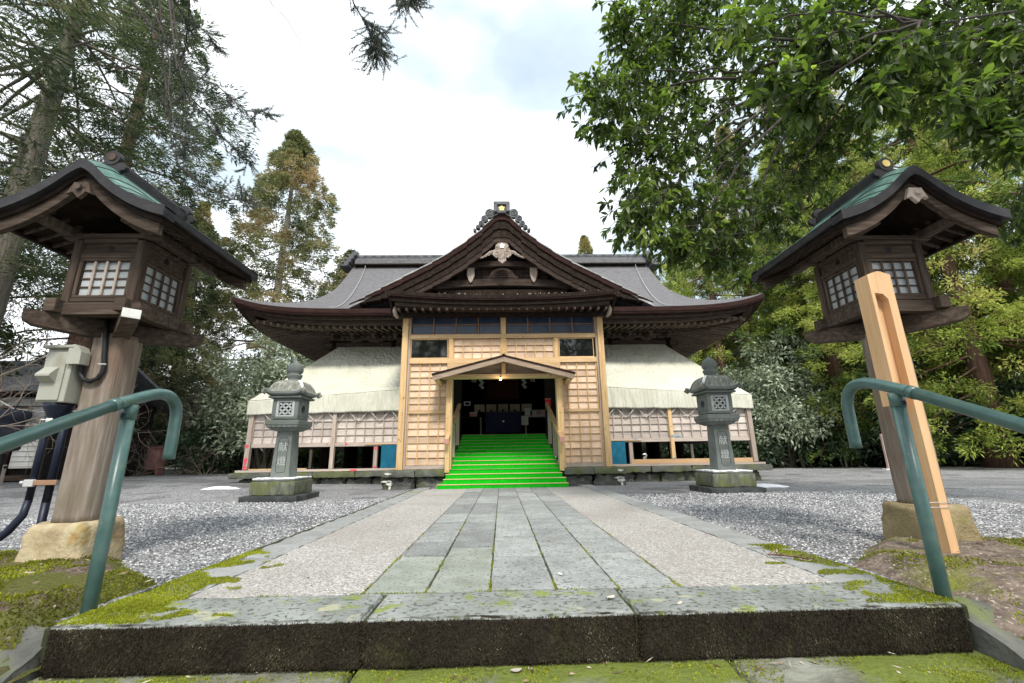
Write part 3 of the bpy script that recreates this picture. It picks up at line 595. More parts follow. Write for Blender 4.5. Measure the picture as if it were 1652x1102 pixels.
for sign, nm in ((1, 'front'), (-1, 'back')):
    P = front_surface(sign); b = MB(); b.sheet(P[:, ::-1] if sign == 1 else P, .13, 0, 1); hb(b, 'roof_slope', [m['bark'], m['darkred']], True)
# side slopes (from where the hip begins)
for sg in (-1, 1):
    v2 = np.linspace(.34, 1, 26); w = np.sin(np.linspace(-1, 1, 41)*np.pi/2*.98)/math.sin(np.pi/2*.98)
    P = np.zeros((len(v2), len(w), 3))
    for i, v in enumerate(v2): P[i, :, 0] = XC+sg*Xv(v); P[i, :, 1] = YR+w*(YR-YE)*v; P[i, :, 2] = prof(v)+eave_up(w)*max(0, (v-.3)/.7)**2-.002
    b = MB(); b.sheet(P[:, ::-1] if sg < 0 else P, .13, 0, 1); hb(b, 'roof_slope', [m['bark'], m['darkred']], True)
    # gable wall under the rake
    poly = [(YR-(YR-YE)*v, prof(v)-.10) for v in np.linspace(.36, 0, 14)]+[(YR+(YR-YE)*v, prof(v)-.10) for v in np.linspace(.02, .36, 14)]
    b = MB(); b.prism(poly, XC+sg*5.9, XC+sg*6.0, 0); hb(b, 'side_gable_wall', m['darkbrown'])
# eave fascia layers + soffit, swept round the roof
def ring(off, z_off, n=61):
    """closed loop of points along the eave, inset by off, raised by the corner upturn"""
    xe, ye = XE-off, (YR-YE)-off; u = np.linspace(-1, 1, n); u = np.sin(u*np.pi/2*.98)/math.sin(np.pi/2*.98)
    f = np.stack([u*xe, np.full(n, -ye), eave_up(u)], 1); r_ = np.stack([np.full(n, xe), u*ye, eave_up(u)], 1)
    bk = f[::-1].copy(); bk[:, 1] = ye; lf = r_[::-1].copy(); lf[:, 0] = -xe
    P = np.concatenate([f, r_[1:], bk[1:], lf[1:]]); P[:, 2] += ZE+z_off; return P+np.array([XC, YR, 0])
def band(name, mt, stops):
    b = MB(); P = np.stack([ring(o_, z_) for o_, z_ in stops]); b.grid(P); hb(b, name, mt, False)
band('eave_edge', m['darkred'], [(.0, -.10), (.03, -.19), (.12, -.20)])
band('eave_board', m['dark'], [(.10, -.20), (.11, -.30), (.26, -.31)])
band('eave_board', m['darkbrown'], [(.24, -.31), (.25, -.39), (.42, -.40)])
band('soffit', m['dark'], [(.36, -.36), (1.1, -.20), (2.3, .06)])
# rafters: two tiers, one under the other, fanned square to the eave
rf = MB().box((0, 0, 0), (.07, 1.05, .085), .004).mesh('rafter', m['carvedwood'])
rf2 = MB().box((0, 0, 0), (.08, 1.35, .10), .004).mesh('rafter', m['carvedwood'])
def rafters(along, n, half, tier):
    off, z_, mesh = ((.92, -.355, rf), (1.62, -.225, rf2))[tier]
    for sgn in ((-1, 1) if along == 'y' else (-1,)):
        for i in range(n):
            s = (i+.5)/n*2-1
            if along == 'x' : p = (s*half, -(YR-YE)+off, z_+eave_up(s*half/XE)*(.95 if tier == 0 else .45)+ZE); rz = 0
            else: p = (sgn*(XE-off), s*half, z_+eave_up(s*half/(YR-YE))*(.95 if tier == 0 else .45)+ZE); rz = math.pi/2 if sgn < 0 else -math.pi/2
            tilt = R_(9)
            if along == 'x':
                if tier == 1 and abs(p[0]) > 6.3: continue
            else:
                if tier == 1 and abs(p[1]) > 4.2: continue
            o = link('rafter', mesh, hall, p, (tilt, 0, 0) if along == 'x' else (tilt, 0, -sgn*-math.pi/2*1))
            if along == 'y': o.rotation_euler = (tilt, 0, math.pi/2 if sgn > 0 else -math.pi/2)
rafters('x', 72, 7.3, 0); rafters('x', 72, 7.3, 1); rafters('y', 46, 4.9, 0); rafters('y', 46, 4.9, 1)
# pale hip brackets under the corners
for sg in (-1, 1):
    b = MB().beam((XC+sg*5.6, 14.15, 4.62), (XC+sg*7.25, 12.5, 4.50), .16, .16); hb(b, 'hip_beam', m['darkbrown'])
    b = MB().beam((XC+sg*5.4, 13.25, 4.38), (XC+sg*6.6, 13.25, 4.46), .12, .10); hb(b, 'eave_purlin_end', m['darkbrown'])
b = MB().bx(XC-5.4, XC+5.4, 13.2, 13.32, 4.45, 4.58); hb(b, 'eave_purlin', m['dark'])
# walls, columns, beams, brackets
for sx in (-5.55, -3.6, -1.9, 1.9, 3.6, 5.55):
    b = MB(); b.lathe([(.17, .2), (.17, 4.4)], 14, (XC+sx, 14.2, 0)); hb(b, 'column', m['dark'], True)
for sg in (-1, 1):
    for yy_ in (16.3, 18.4, 20.4):
        b = MB(); b.lathe([(.17, .2), (.17, 4.4)], 12, (XC+sg*5.55, yy_, 0)); hb(b, 'column', m['dark'], True)
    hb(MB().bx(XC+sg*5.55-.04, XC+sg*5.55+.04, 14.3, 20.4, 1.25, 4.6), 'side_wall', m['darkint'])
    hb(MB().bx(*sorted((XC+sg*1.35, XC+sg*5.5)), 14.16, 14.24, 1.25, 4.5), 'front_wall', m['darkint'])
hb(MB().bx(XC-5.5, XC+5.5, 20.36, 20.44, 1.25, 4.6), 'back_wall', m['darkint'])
hb(MB().bx(XC-5.9, XC+5.9, 14.05, 14.35, 4.16, 4.34), 'tie_beam', m['darkbrown'])
hb(MB().bx(XC-5.9, XC+5.9, 14.1, 14.3, 4.56, 4.66), 'wall_plate', m['darkbrown'])
def bracket():
    b = MB(); b.box((0, 0, .05), (.20, .22, .10), .01); b.box((0, -.02, .14), (.62, .12, .10), .03)
    for x_ in (-.25, 0, .25): b.box((x_, -.02, .225), (.15, .16, .09), .02)
    b.box((0, -.22, .15), (.11, .46, .10), .03); b.box((0, -.40, .235), (.15, .15, .09), .02); return b.mesh('bracket', m['carvedwood'])
bm_ = bracket()
for sx in (-5.55, -4.9, -4.2, -3.5, -2.8, 2.8, 3.5, 4.2, 4.9, 5.55):
    link('bracket', bm_, hall, (sx, 14.18-17.3, 4.33))
def froggy():
    b = MB(); pl = []
    for t_ in np.linspace(0, math.pi, 15): pl.append((.27*math.cos(t_), .02+.15*math.sin(t_)**.7))
    b.prism(pl+[(-.15, .02), (-.08, .09), (0, .11), (.08, .09), (.15, .02)], -.03, .03, 1); return b.mesh('strut', m['carvedwood'])
fm = froggy()
for sx in (-4.55, -3.85, -3.15, 3.15, 3.85, 4.55): link('frog_leg_strut', fm, hall, (sx, 14.12-17.3, 4.34))
# floor, foundation posts
hb(MB().bx(XC-5.6, XC+5.6, 13.95, 20.4, 1.18, 1.30), 'floor', m['darkbrown'])
for sx in np.linspace(-5.4, 5.4, 9):
    for yy_ in (14.3, 16.5, 18.6):
        if abs(sx) < 1.4 and yy_ < 15: continue
        hb(MB().bx(XC+sx-.09, XC+sx+.09, yy_-.09, yy_+.09, .2, 1.18), 'floor_post', m['darkbrown'])
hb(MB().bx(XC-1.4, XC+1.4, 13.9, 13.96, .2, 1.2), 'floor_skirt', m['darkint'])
# tile ridge
for i in range(34):
    x0 = XC-6.2+i*12.4/34; b = MB(); b.tube([(x0+.004, YR, 8.95), (x0+12.4/34-.004, YR, 8.95)], .105, 10); hb(b, 'ridge_tile', m['tile'], True)
hb(MB().bx(XC-6.2, XC+6.2, YR-.14, YR+.14, 8.80, 8.88), 'ridge_course', m['tile'])
hb(MB().bx(XC-6.18, XC+6.18, YR-.20, YR+.20, 8.56, 8.80), 'ridge_board', m['bark'])
hb(MB().bx(XC-6.2, XC+6.2, YR-.24, YR+.24, 8.50, 8.56), 'ridge_course', m['dark'])
for sg in (-1, 1):
    for k in range(4):
        b = MB(); x_ = XC+sg*(6.30+.02+.09*k); z_ = 8.98-.16*k
        b.tube([(x_-.12*sg, YR-.34-.02*k, z_), (x_-.12*sg, YR+.34+.02*k, z_)], .10, 10); b.bx(x_-.17, x_+.17, YR-.33-.02*k, YR+.33+.02*k, z_-.10, z_-.03)
        hb(b, 'ridge_end_tile', m['tile'], False)
# lightning cable each side
for sg in (-1, 1):
    pts = []
    for t_ in np.linspace(0, 1, 22):
        v = t_; x_ = 5.85-1.45*t_**.9 if True else 0
        x_ = 5.75-.75*t_
        pts.append((XC+sg*x_, YR-(YR-YE)*v-.03, prof(v)+.05+(.35 if t_ == 0 else 0)))
    b = MB().tube(pts, .012, 5); hb(b, 'lightning_cable', m['steel'], True)

# ---- central gable
GX = np.array([0, .10, .24, .6, 1.07, 1.54, 2.09, 2.91, 3.54, 3.97, 4.42]); GZ = np.array([7.90, 7.88, 7.79, 7.36, 6.95, 6.60, 6.25, 5.80, 5.45, 5.19, 4.95])
gz = lambda x: np.interp(np.abs(x), GX, GZ)
gx = np.concatenate([-GX[::-1], GX[1:]]); gx = np.unique(np.concatenate([gx, np.linspace(-4.42, 4.42, 61)]))
k_ = np.array([.25, .5, .25]); gzz = gz(gx); gzz[1:-1] = np.convolve(gzz, k_, 'valid')
# roof surface back into the main slope
ys_ = np.linspace(12.0, 16.9, 12); P = np.zeros((len(gx), len(ys_), 3)); P[..., 0] = XC+gx[:, None]; P[..., 1] = ys_[None]; P[..., 2] = gzz[:, None]
b = MB(); b.sheet(P[:, ::-1], .12, 0, 1); hb(b, 'gable_roof', [m['bark'], m['bark_light']], True)
def gband(name, mt, ytop, t0, t1, y0, y1, taper=True, xmax=4.42):
    sel = np.abs(gx) <= xmax; x_ = gx[sel]; z_ = gzz[sel]
    tp_ = np.clip((4.5-np.abs(x_))/1.2, .12, 1) if taper else np.ones(len(x_))
    top = z_-np.array([np.interp(abs(q), *t0) for q in x_])*tp_; bot = z_-np.array([np.interp(abs(q), *t1) for q in x_])*tp_
    b = MB(); n = len(x_)
    V = np.concatenate([np.stack([XC+x_, np.full(n, y0), top], 1), np.stack([XC+x_, np.full(n, y0), bot], 1), np.stack([XC+x_, np.full(n, y1), bot], 1), np.stack([XC+x_, np.full(n, y1), top], 1)])
    F = []
    for i in range(n-1):
        for a_, c_ in ((0, 1), (1, 2), (2, 3)): F.append([a_*n+i, c_*n+i, c_*n+i+1, a_*n+i+1])
    F += [[0, 3*n, 2*n, n], [n-1, 2*n-1, 3*n-1, 4*n-1]]
    b.add(V, F); return hb(b, name, mt)
gband('gable_verge', m['bark_light'], 0, ([0, 5], [.0, .0]), ([0, 5], [.035, .05]), 11.965, 12.1)
gband('gable_verge', m['darkred'], 0, ([0, 5], [.035, .05]), ([0, .5, 5], [.24, .20, .20]), 11.985, 12.3)
gband('gable_verge', m['dark'], 0, ([0, .5, 5], [.24, .20, .20]), ([0, .5, 5], [.52, .42, .43]), 12.03, 12.35)
gband('bargeboard', m['darkbrown'], 0, ([0, .5, 5], [.52, .42, .43]), ([0, .3, .7, 1.5, 2.2, 5], [.95, .88, .84, .80, .76, .74]), 12.10, 12.20, xmax=3.3)
gband('bargeboard', m['dark'], 0, ([0, .5, 5], [.56, .46, .45]), ([0, .3, .7, 1.5, 2.2, 5], [.80, .70, .66, .64, .62, .6]), 12.075, 12.11, xmax=3.3)
# tympanum
poly = [(XC+x_, z_-.55) for x_, z_ in zip(gx, gzz) if abs(x_) < 3.0]; poly = [(XC+3.0, 4.9), (XC-3.0, 4.9)]+poly
hb(MB().prism(poly[::-1], 12.75, 12.83, 1), 'tympanum_board', m['dark'])
ty = 12.66
for xx in np.arange(-1.3, 1.31, .26): hb(MB().bx(XC+xx-.12, XC+xx+.12, ty+.02, ty+.06, 5.86, 6.30), 'tympanum_panel', m['darkbrown'])
def curved_beam(name, x0, x1, zc, h, y0, y1, arch, mt):
    b = MB(); n = 24; xx = np.linspace(x0, x1, n); zt = zc+h/2+arch*(1-((xx-(x0+x1)/2)/((x1-x0)/2))**2); zb = zt-h
    V = np.concatenate([np.stack([xx, np.full(n, y0), zt], 1), np.stack([xx, np.full(n, y0), zb], 1), np.stack([xx, np.full(n, y1), zb], 1), np.stack([xx, np.full(n, y1), zt], 1)])
    F = [[a_*n+i, c_*n+i, c_*n+i+1, a_*n+i+1] for i in range(n-1) for a_, c_ in ((0, 1), (1, 2), (2, 3), (3, 0))]+[[0, 3*n, 2*n, n], [n-1, 2*n-1, 3*n-1, 4*n-1]]
    b.add(V, F); return hb(b, name, mt)
curved_beam('rainbow_beam', XC-2.0, XC+2.0, 5.68, .22, 12.42, 12.66, .10, m['darkbrown'])
curved_beam('rainbow_beam', XC-1.15, XC+1.15, 6.33, .17, 12.46, 12.66, .08, m['darkbrown'])
for sg in (-1, 1):
    b = MB(); x_ = XC+sg*.96; pl = [(x_-.11, 6.22), (x_-.11, 5.98), (x_-.05, 5.80), (x_, 5.74), (x_+.05, 5.80), (x_+.11, 5.98), (x_+.11, 6.22)]
    b.prism(pl, 12.36, 12.46, 1); hb(b, 'carved_nosing', m['greypine'])
    b = MB(); b.bx(x_-.20, x_+.20, 12.36, 12.5, 6.22, 6.29, .02); b.bx(x_-.13, x_+.13, 12.36, 12.5, 6.29, 6.36, .02); hb(b, 'bearing_block', m['darkbrown'])
    b = MB(); b.bx(XC+sg*2.05-.08, XC+sg*2.05+.08, 12.5, 12.66, 5.2, 5.7); hb(b, 'short_post', m['darkbrown'])
# big frog-leg strut with fan carving in the middle
pl = []
for t_ in np.linspace(0, math.pi, 21): pl.append((XC+.42*math.cos(t_)*(1-.28*math.sin(t_)), 5.88+.40*math.sin(t_)**.55))
b = MB(); b.prism(pl, 12.50, 12.60, 1)
for k in range(4): b.bx(XC-.20+.02*k, XC+.20-.02*k, 12.47, 12.51, 5.95+.075*k, 5.99+.075*k, .01)
for sg in (-1, 1): b.box((XC+sg*.38, 12.52, 5.94), (.2, .08, .12), .03)
hb(b, 'carved_strut', m['darkbrown'])
hb(MB().bx(XC-2.6, XC+2.6, 12.5, 12.7, 5.05, 5.56), 'sill_beam', m['dark'])
# hanging gegyo carving
def swirl(b, cx, cz, r, y0, y1, turns=1.5, dirn=1, w=.03, a0=0):
    pts = [(cx+r*(1-t_*.85)*math.cos(a0+dirn*t_*turns*6.28), y0, cz+r*(1-t_*.85)*math.sin(a0+dirn*t_*turns*6.28)) for t_ in np.linspace(0, 1, 18)]
    b.tube(pts, w, 5)
b = MB(); pl = [(0, .02), (.13, .0), (.20, -.08), (.16, -.16), (.27, -.24), (.28, -.38), (.18, -.47), (.10, -.46), (.12, -.56), (0, -.66)]
pl = pl+[(-x_, z_) for x_, z_ in pl[-2:0:-1]]; b.prism([(XC+x_*1.0, 6.83+z_) for x_, z_ in pl], 11.93, 12.0, 1)
for sg in (-1, 1):
    swirl(b, XC+sg*.14, 6.50, .10, 11.925, 0, 1.3, sg, .016); swirl(b, XC+sg*.16, 6.66, .06, 11.925, 0, 1.1, -sg, .014); swirl(b, XC+sg*.06, 6.36, .06, 11.925, 0, 1.2, sg, .013)
    b.tube([(XC+sg*.2, 11.97, 6.58), (XC+sg*.36, 11.99, 6.55), (XC+sg*.50, 12.0, 6.44), (XC+sg*.66, 12.0, 6.36)], [.05, .045, .035, .01], 6)
    for q in range(4): swirl(b, XC+sg*(.32+.09*q), 6.52-.045*q, .05-.006*q, 11.96, 0, 1.2, sg, .012)
geg = hb(b, 'gable_pendant', m['greypine'])
def plum(r, y, c, mt, parent, nm='plum_crest', org=(0, 0, 0), thick=.012):
    b = MB(); 
    for k in range(5):
        a_ = math.pi/2+k*2*math.pi/5; cx_, cz_ = c[0]+r*.60*math.cos(a_), c[1]+r*.60*math.sin(a_)
        b.prism([(cx_+r*.37*math.cos(t_), cz_+r*.37*math.sin(t_)) for t_ in np.linspace(0, 2*math.pi, 12, endpoint=False)], y-thick, y, 1)
    b.prism([(c[0]+r*.2*math.cos(t_), c[1]+r*.2*math.sin(t_)) for t_ in np.linspace(0, 2*math.pi, 10, endpoint=False)], y-thick*1.5, y-thick*.2, 1)
    for i in range(len(b.v)): b.v[i] = b.v[i]-np.array(org)
    return b.build(nm, mt, parent)
plum(.085, 11.92, (XC, 6.73), m['steel'], geg, org=HO)
# onigawara at the peak, with scrolls down both verges
b = MB(); pl = [(-.23, 7.86), (-.23, 8.10), (-.19, 8.17), (.19, 8.17), (.23, 8.10), (.23, 7.86), (.14, 7.86), (.12, 8.02), (-.12, 8.02), (-.14, 7.86)]
b.prism([(XC-.23, 7.84), (XC-.23, 8.12), (XC-.18, 8.18), (XC+.18, 8.18), (XC+.23, 8.12), (XC+.23, 7.84)], 11.90, 12.10, 1)
b.bx(XC-.25, XC-.13, 11.84, 11.92, 7.84, 8.12, .02); b.bx(XC+.13, XC+.25, 11.84, 11.92, 7.84, 8.12, .02); b.bx(XC-.25, XC+.25, 11.84, 11.92, 8.08, 8.20, .03)
oni = hb(b, 'ridge_end_ornament', m['tile'])
plum(.095, 11.895, (XC, 7.98), m['gold'], oni, org=HO)
for sg in (-1, 1):
    b = MB()
    for q, (dx, dz, r_) in enumerate(((.36, 7.84, .15), (.52, 7.66, .11), (.62, 7.50, .09), (.72, 7.38, .07), (.82, 7.27, .05))):
        b.tube([(XC+sg*dx, 11.93, dz), (XC+sg*dx, 12.06, dz)], r_, 14); swirl(b, XC+sg*dx, dz, r_*.8, 11.925, 0, 1.7, -sg, .016, math.pi/2)
    hb(b, 'ridge_scroll', m['tile'])
b = MB().tube([(XC, 12.05, 7.95), (XC, 16.6, 7.95)], .12, 10); hb(b, 'gable_ridge', m['tile'], True)

# ---- kohai (front canopy roof)
KX = 2.92
kz = lambda x: 4.53+.15*(np.abs(x)/KX)**2.2
kx = np.linspace(-KX, KX, 41); ky = np.linspace(10.2, 12.5, 14); P = np.zeros((len(kx), len(ky), 3))
P[..., 0] = XC+kx[:, None]; P[..., 1] = ky[None]; P[..., 2] = kz(kx)[:, None]*(1)+.16*((ky-10.2)/2.3)[None]**1.3
b = MB(); b.sheet(P[:, ::-1], .09, 0, 1); hb(b, 'canopy_roof', [m['bark'], m['dark']], True)
def kband(name, mt, y0, y1, t0, t1, xm):
    x_ = np.linspace(-xm, xm, 31); n = 31; zt = kz(x_)-t0; zb = kz(x_)-t1; b = MB()
    V = np.concatenate([np.stack([XC+x_, np.full(n, y0), zt], 1), np.stack([XC+x_, np.full(n, y0+.01), zb], 1), np.stack([XC+x_, np.full(n, y1), zb], 1), np.stack([XC+x_, np.full(n, y1), zt], 1)])
    F = [[a_*n+i, c_*n+i, c_*n+i+1, a_*n+i+1] for i in range(n-1) for a_, c_ in ((0, 1), (1, 2), (2, 3), (3, 0))]+[[0, 3*n, 2*n, n], [n-1, 2*n-1, 3*n-1, 4*n-1]]
    b.add(V, F); return hb(b, name, mt)
kband('canopy_edge', m['darkred'], 10.21, 12.2, .09, .13, 2.88); kband('canopy_board', m['dark'], 10.27, 12.2, .13, .24, 2.80); kband('canopy_board', m['darkbrown'], 10.36, 12.2, .24, .33, 2.70)
hb(MB().bx(XC-2.66, XC+2.66, 10.62, 10.80, 4.12, 4.22), 'canopy_purlin', m['dark'])
kr = MB().box((0, 0, 0), (.06, .55, .07), .004).mesh('rafter', m['darkbrown'])
for i in range(27): link('rafter', kr, hall, (-2.6+5.2*i/26, 10.62-17.3, 4.235), (R_(5), 0, 0))
for sg in (-1, 1):
    pl = [(10.22, 4.66), (10.20, 4.52), (10.34, 4.38), (10.70, 4.14), (10.86, 4.10), (10.9, 4.3), (12.1, 4.5), (12.1, 4.75)]
    b = MB(); b.prism(pl, XC+sg*2.78, XC+sg*2.84, 0); hb(b, 'canopy_side_board', m['dark'])
    b = MB().tube([(XC+sg*2.70, 10.72, 4.13), (XC+sg*2.73, 10.60, 4.16), (XC+sg*2.74, 10.52, 4.24), (XC+sg*2.72, 10.50, 4.34)], [.05, .055, .05, .03], 8); hb(b, 'carved_nosing', m['greypine'], True)
# debris caught behind the eave: white flakes and leaves
r = np.random.default_rng(8); n_ = 130; x_ = np.concatenate([r.normal(-1.0, .35, n_), r.normal(1.2, .6, n_)]).clip(-2.2, 2.4); p = np.stack([XC+x_, 10.25+r.random(2*n_)*.10, kz(x_)+.004], 1); D = r.normal(size=p.shape); D[:, 2] = np.abs(D[:, 2])
V, F, t = blades(p-HO, D, r.uniform(.02, .07, 2*n_), .03, seed=2, tint=.6+.4*r.random(2*n_)); o = link('roof_litter', gridmesh('roof_litter', V, F, m['litterleaf'], t), hall, kind='stuff')
# main-roof dark frame behind the entrance, lintel
hb(MB().bx(XC-2.6, XC+2.6, 11.10, 11.16, 2.95, 4.30), 'back_panel', m['darkint'])

# ---- stone platform
plat = thing('stone_platform', 'mossy stone platform carrying the shrine hall', 'platform', (XC, 12, 0)); PO = np.array([XC, 12, 0])
def pbx(name, mt, x0, x1, y0, y1, z0, z1, seed, step=.07, amp=.010, bev=.02):
    P, Fq = slab_mesh(x0, x1, y0, y1, z0, z1, seed, step, amp, bev); link(name, gridmesh(name, P-PO, Fq, mt, smooth=True), plat)
for sg in (-1, 1):
    e = XC+sg*7.15; x_ = XC+sg*2.80; n_ = 4; L_ = np.linspace(x_, e, n_+1)
    for i in range(n_):
        a_, c_ = sorted((L_[i], L_[i+1])); pbx('coping_stone', m['platform'], a_+.004, c_-.004, 11.93, 12.6, .17, .325, i*5+sg)
    n_ = 6; L_ = np.linspace(x_, e-sg*.25, n_+1)
    for i in range(n_):
        a_, c_ = sorted((L_[i], L_[i+1])); pbx('rubble_stone', m['rubble'], a_+.01, c_-.01, 12.08, 12.6, -.15, .165, i*7+sg*3, .06, .03, .04)
    # front block at the entrance
    for i, (a0, a1) in enumerate(((1.36, 2.05), (2.06, 2.83))):
        a_, c_ = sorted((XC+sg*a0, XC+sg*a1)); pbx('coping_stone', m['platform'], a_, c_, 10.40, 11.9, .21, .36, 40+i+sg, .07)
        pbx('rubble_stone', m['rubble'], a_+.02, c_-(.02), 10.52, 11.9, -.15, .205, 50+i+sg*2, .05, .035, .05)
    b = MB(); r = np.random.default_rng(5+sg); cx0 = XC+sg*2.66
    for cx_, cz_, s1, s2 in ((cx0, .29, .07, .025), (cx0-.02, .12, .12, .025), (cx0+.02, .07, .07, .05), (cx0+.04, -.01, .025, .05)):
        yv = 10.385 if cz_ > .2 else 10.475
        b.prism([(cx_+s1*(.6+.7*r.random())*math.cos(t_), cz_+s2*(.6+.7*r.random())*math.sin(t_)) for t_ in np.linspace(0, 6.28, 17, endpoint=False)], yv, yv+.05, 1)
    for i in range(len(b.v)): b.v[i] = b.v[i]-PO
    b.build('whitewash_splash', m['whitepaint'], plat)
pbx('platform_fill', m['rubble'], XC-7.0, XC+7.0, 12.62, 20.8, -.2, .30, 3, .5, .01)

# ------------------------------------------------------------------ entrance enclosure of new timber
ent = thing('entrance_enclosure', 'tall new pine timber front with lattice boards and dark windows round the stairway', 'wooden enclosure', (XC, 11, .36)); EO = np.array([XC, 11, .36])
def eb(b, name, mt, parent=None, smooth=False, **k):
    for i in range(len(b.v)): b.v[i] = b.v[i]-EO
    return b.build(name, mt, parent or ent, smooth, **k)
def ebx(name, mt, x0, x1, y0, y1, z0, z1, bev=.004): return eb(MB().bx(x0, x1, y0, y1, z0, z1, bev), name, mt)
Lx, Rx = -2.53, 2.68
for x0, x1 in ((Lx, Lx+.15), (Rx-.15, Rx)): ebx('corner_post', m['pine'], x0, x1, 10.90, 11.05, .36, 4.27)
for x0, x1 in ((Lx+.153, Lx+.205), (Rx-.205, Rx-.153)): ebx('inner_post', m['greypine'], x0, x1, 10.96, 11.06, .36, 4.27)
ebx('top_rail', m['pine_x'], Lx+.21, Rx-.21, 10.95, 11.06, 4.25, 4.31)
ebx('rail', m['pine_x'], Lx+.21, Rx-.21, 10.94, 11.06, 3.61, 3.72)
ebx('rail', m['pine_x'], Lx+.21, Rx-.21, 10.94, 11.06, 2.955, 3.085)
ebx('centre_post', m['pine'], .01, .14, 10.945, 11.06, 3.722, 4.248); ebx('centre_post', m['pine'], .01, .14, 10.945, 11.06, 3.087, 3.608)
# transom windows of corrugated sheet
for x0, x1 in ((Lx+.21, .008), (.142, Rx-.21)):
    w_ = (x1-x0)/4
    for k in range(4):
        a_, c_ = x0+k*w_, x0+(k+1)*w_; n = 45; xx = np.linspace(a_+.02, c_-.02, n); Pn = np.zeros((n, 2, 3)); Pn[..., 0] = xx[:, None]; Pn[..., 1] = (11.02+.006*np.sin(xx*2*math.pi/.032))[:, None]; Pn[:, 0, 2] = 3.745; Pn[:, 1, 2] = 4.235
        b = MB(); b.grid(Pn, 0, True); eb(b, 'corrugated_pane', m['corr'], None, True)
        ebx('mullion', m['brownframe'], c_-.02, c_+.012 if k < 3 else c_, 10.985, 11.04, 3.724, 4.247)
        ebx('glazing_bar', m['brownframe'], a_+.013, c_-.021, 10.99, 11.035, 3.985, 4.005)
    ebx('window_sill', m['brownframe'], x0, x1-.022, 10.975, 11.03, 3.723, 3.744)
    ebx('stile', m['brownframe'], x0, x0+.012, 10.985, 11.04, 3.745, 4.247)
# middle row: dark windows + lattice
for x0, x1, side_ in ((-2.315, -1.36, -1), (1.51, 2.42, 1)):
    ebx('window_pane', m['glass'], x0+.02, x1-.02, 11.0, 11.02, 3.11, 3.585)
    for q in ((x0, x1, 3.086, 3.11), (x0, x1, 3.586, 3.609)): ebx('window_frame', m['pine_x'], q[0], q[1], 10.965, 11.04, q[2], q[3])
    for q in ((x0, x0+.02), (x1-.02, x1)): ebx('window_frame', m['pine'], q[0], q[1], 10.965, 11.04, 3.111, 3.585)
for x0, x1 in ((-1.345, -1.225), (1.385, 1.50)): ebx('stud', m['pine'], x0, x1, 10.95, 11.05, 3.087, 3.608)
def siding(x0, x1, z0, z1, nb, nc, y, mats, adder, battens=True, seed=0, rows=True):
    """horizontal boards lapped one over the next, with upright battens"""
    h = (z1-z0)/nb
    for k in range(nb):
        a_ = z0+k*h; b = MB(); b.add([(x0, y+.012, a_+h+.008), (x1, y+.012, a_+h+.008), (x1, y-.006, a_), (x0, y-.006, a_), (x0, y+.024, a_+h+.008), (x1, y+.024, a_+h+.008), (x1, y+.008, a_), (x0, y+.008, a_)],
              [[3, 2, 1, 0], [4, 5, 6, 7], [0, 1, 5, 4], [2, 3, 7, 6], [1, 2, 6, 5], [3, 0, 4, 7]]); adder(b, 'siding_board', mats[0])
    if battens:
        w_ = (x1-x0)/nc
        for k in range(nc+1):
            xx = x0+k*w_; adder(MB().bx(xx-.014, xx+.014, y-.032, y-.008, z0, z1), 'batten', mats[1])
    if rows:
        for k in range(1, nb):
            xx = z0+k*h; adder(MB().bx(x0, x1, y-.020, y-.0065, xx-.006, xx+.004, .001), 'lap_strip', mats[2])
ead = lambda b, n_, mt: eb(b, n_, mt)
NEW = (m['board'], m['pine'], m['pine_x'])
siding(-1.21, -.005, 3.10, 3.595, 3, 5, 11.0, NEW, ead); siding(.155, 1.37, 3.10, 3.595, 3, 5, 11.0, NEW, ead)
siding(-2.305, -1.30, 1.77, 2.94, 7, 4, 11.0, NEW, ead); siding(1.45, 2.45, 1.77, 2.94, 7, 4, 11.0, NEW, ead)
siding(-2.305, -1.30, .46, 1.68, 7, 4, 11.0, NEW, ead); siding(1.45, 2.46, .46, 1.68, 7, 4, 11.0, NEW, ead)
for x0, x1 in ((Lx+.21, -1.27), (1.42, Rx-.21)):
    ebx('mid_rail', m['pine_x'], x0, x1, 10.955, 11.05, 1.69, 1.762); ebx('bottom_rail', m['greypine_x'], x0, x1, 10.94, 11.05, .365, .452)
ebx('lintel', m['pine_x'], -1.36, 1.52, 10.93, 11.06, 2.80, 2.95)
# porch hood
pf = 10.18
for sg in (-1, 1):
    xe = XC+sg*1.70; b = MB(); b.prism([(XC, 2.98), (xe, 2.54), (xe-sg*.01, 2.50), (XC, 2.945)][::sg], 10.12, 11.0, 1); eb(b, 'hood_roof', m['darkred'])
    b = MB(); b.prism([(XC, 2.94), (xe-sg*.02, 2.497), (xe-sg*.05, 2.385), (XC, 2.82)][::sg], 10.14, 10.18, 1); eb(b, 'bargeboard', m['hoodwood'])
    b = MB(); b.prism([(XC, 2.925), (xe-sg*.06, 2.495), (xe-sg*.06, 2.465), (XC, 2.895)][::sg], 10.2, 11.0, 1); eb(b, 'hood_rafter', m['hoodwood'])
    ebx('hood_purlin', m['pine'], *sorted((XC+sg*1.52, XC+sg*1.62)), 10.19, 10.93, 2.36, 2.43)
    pxx = XC-.0+sg*1.345+.02; ebx('porch_post', m['pine'], pxx-.075, pxx+.075, 10.58, 10.72, .36, 2.485)
    ebx('wall_post', m['greypine'], pxx-.06, pxx+.06, 10.9, 10.99, .36, 2.79)
ebx('ridge_cap', m['darkred'], XC-.03, XC+.03, 10.1, 11, 2.965, 3.0)
ebx('tie_beam', m['pine_x'], -1.42, 1.58, 10.56, 10.70, 2.488, 2.595)
ebx('king_post', m['pine'], XC-.05, XC+.05, 10.58, 10.68, 2.597, 2.88)
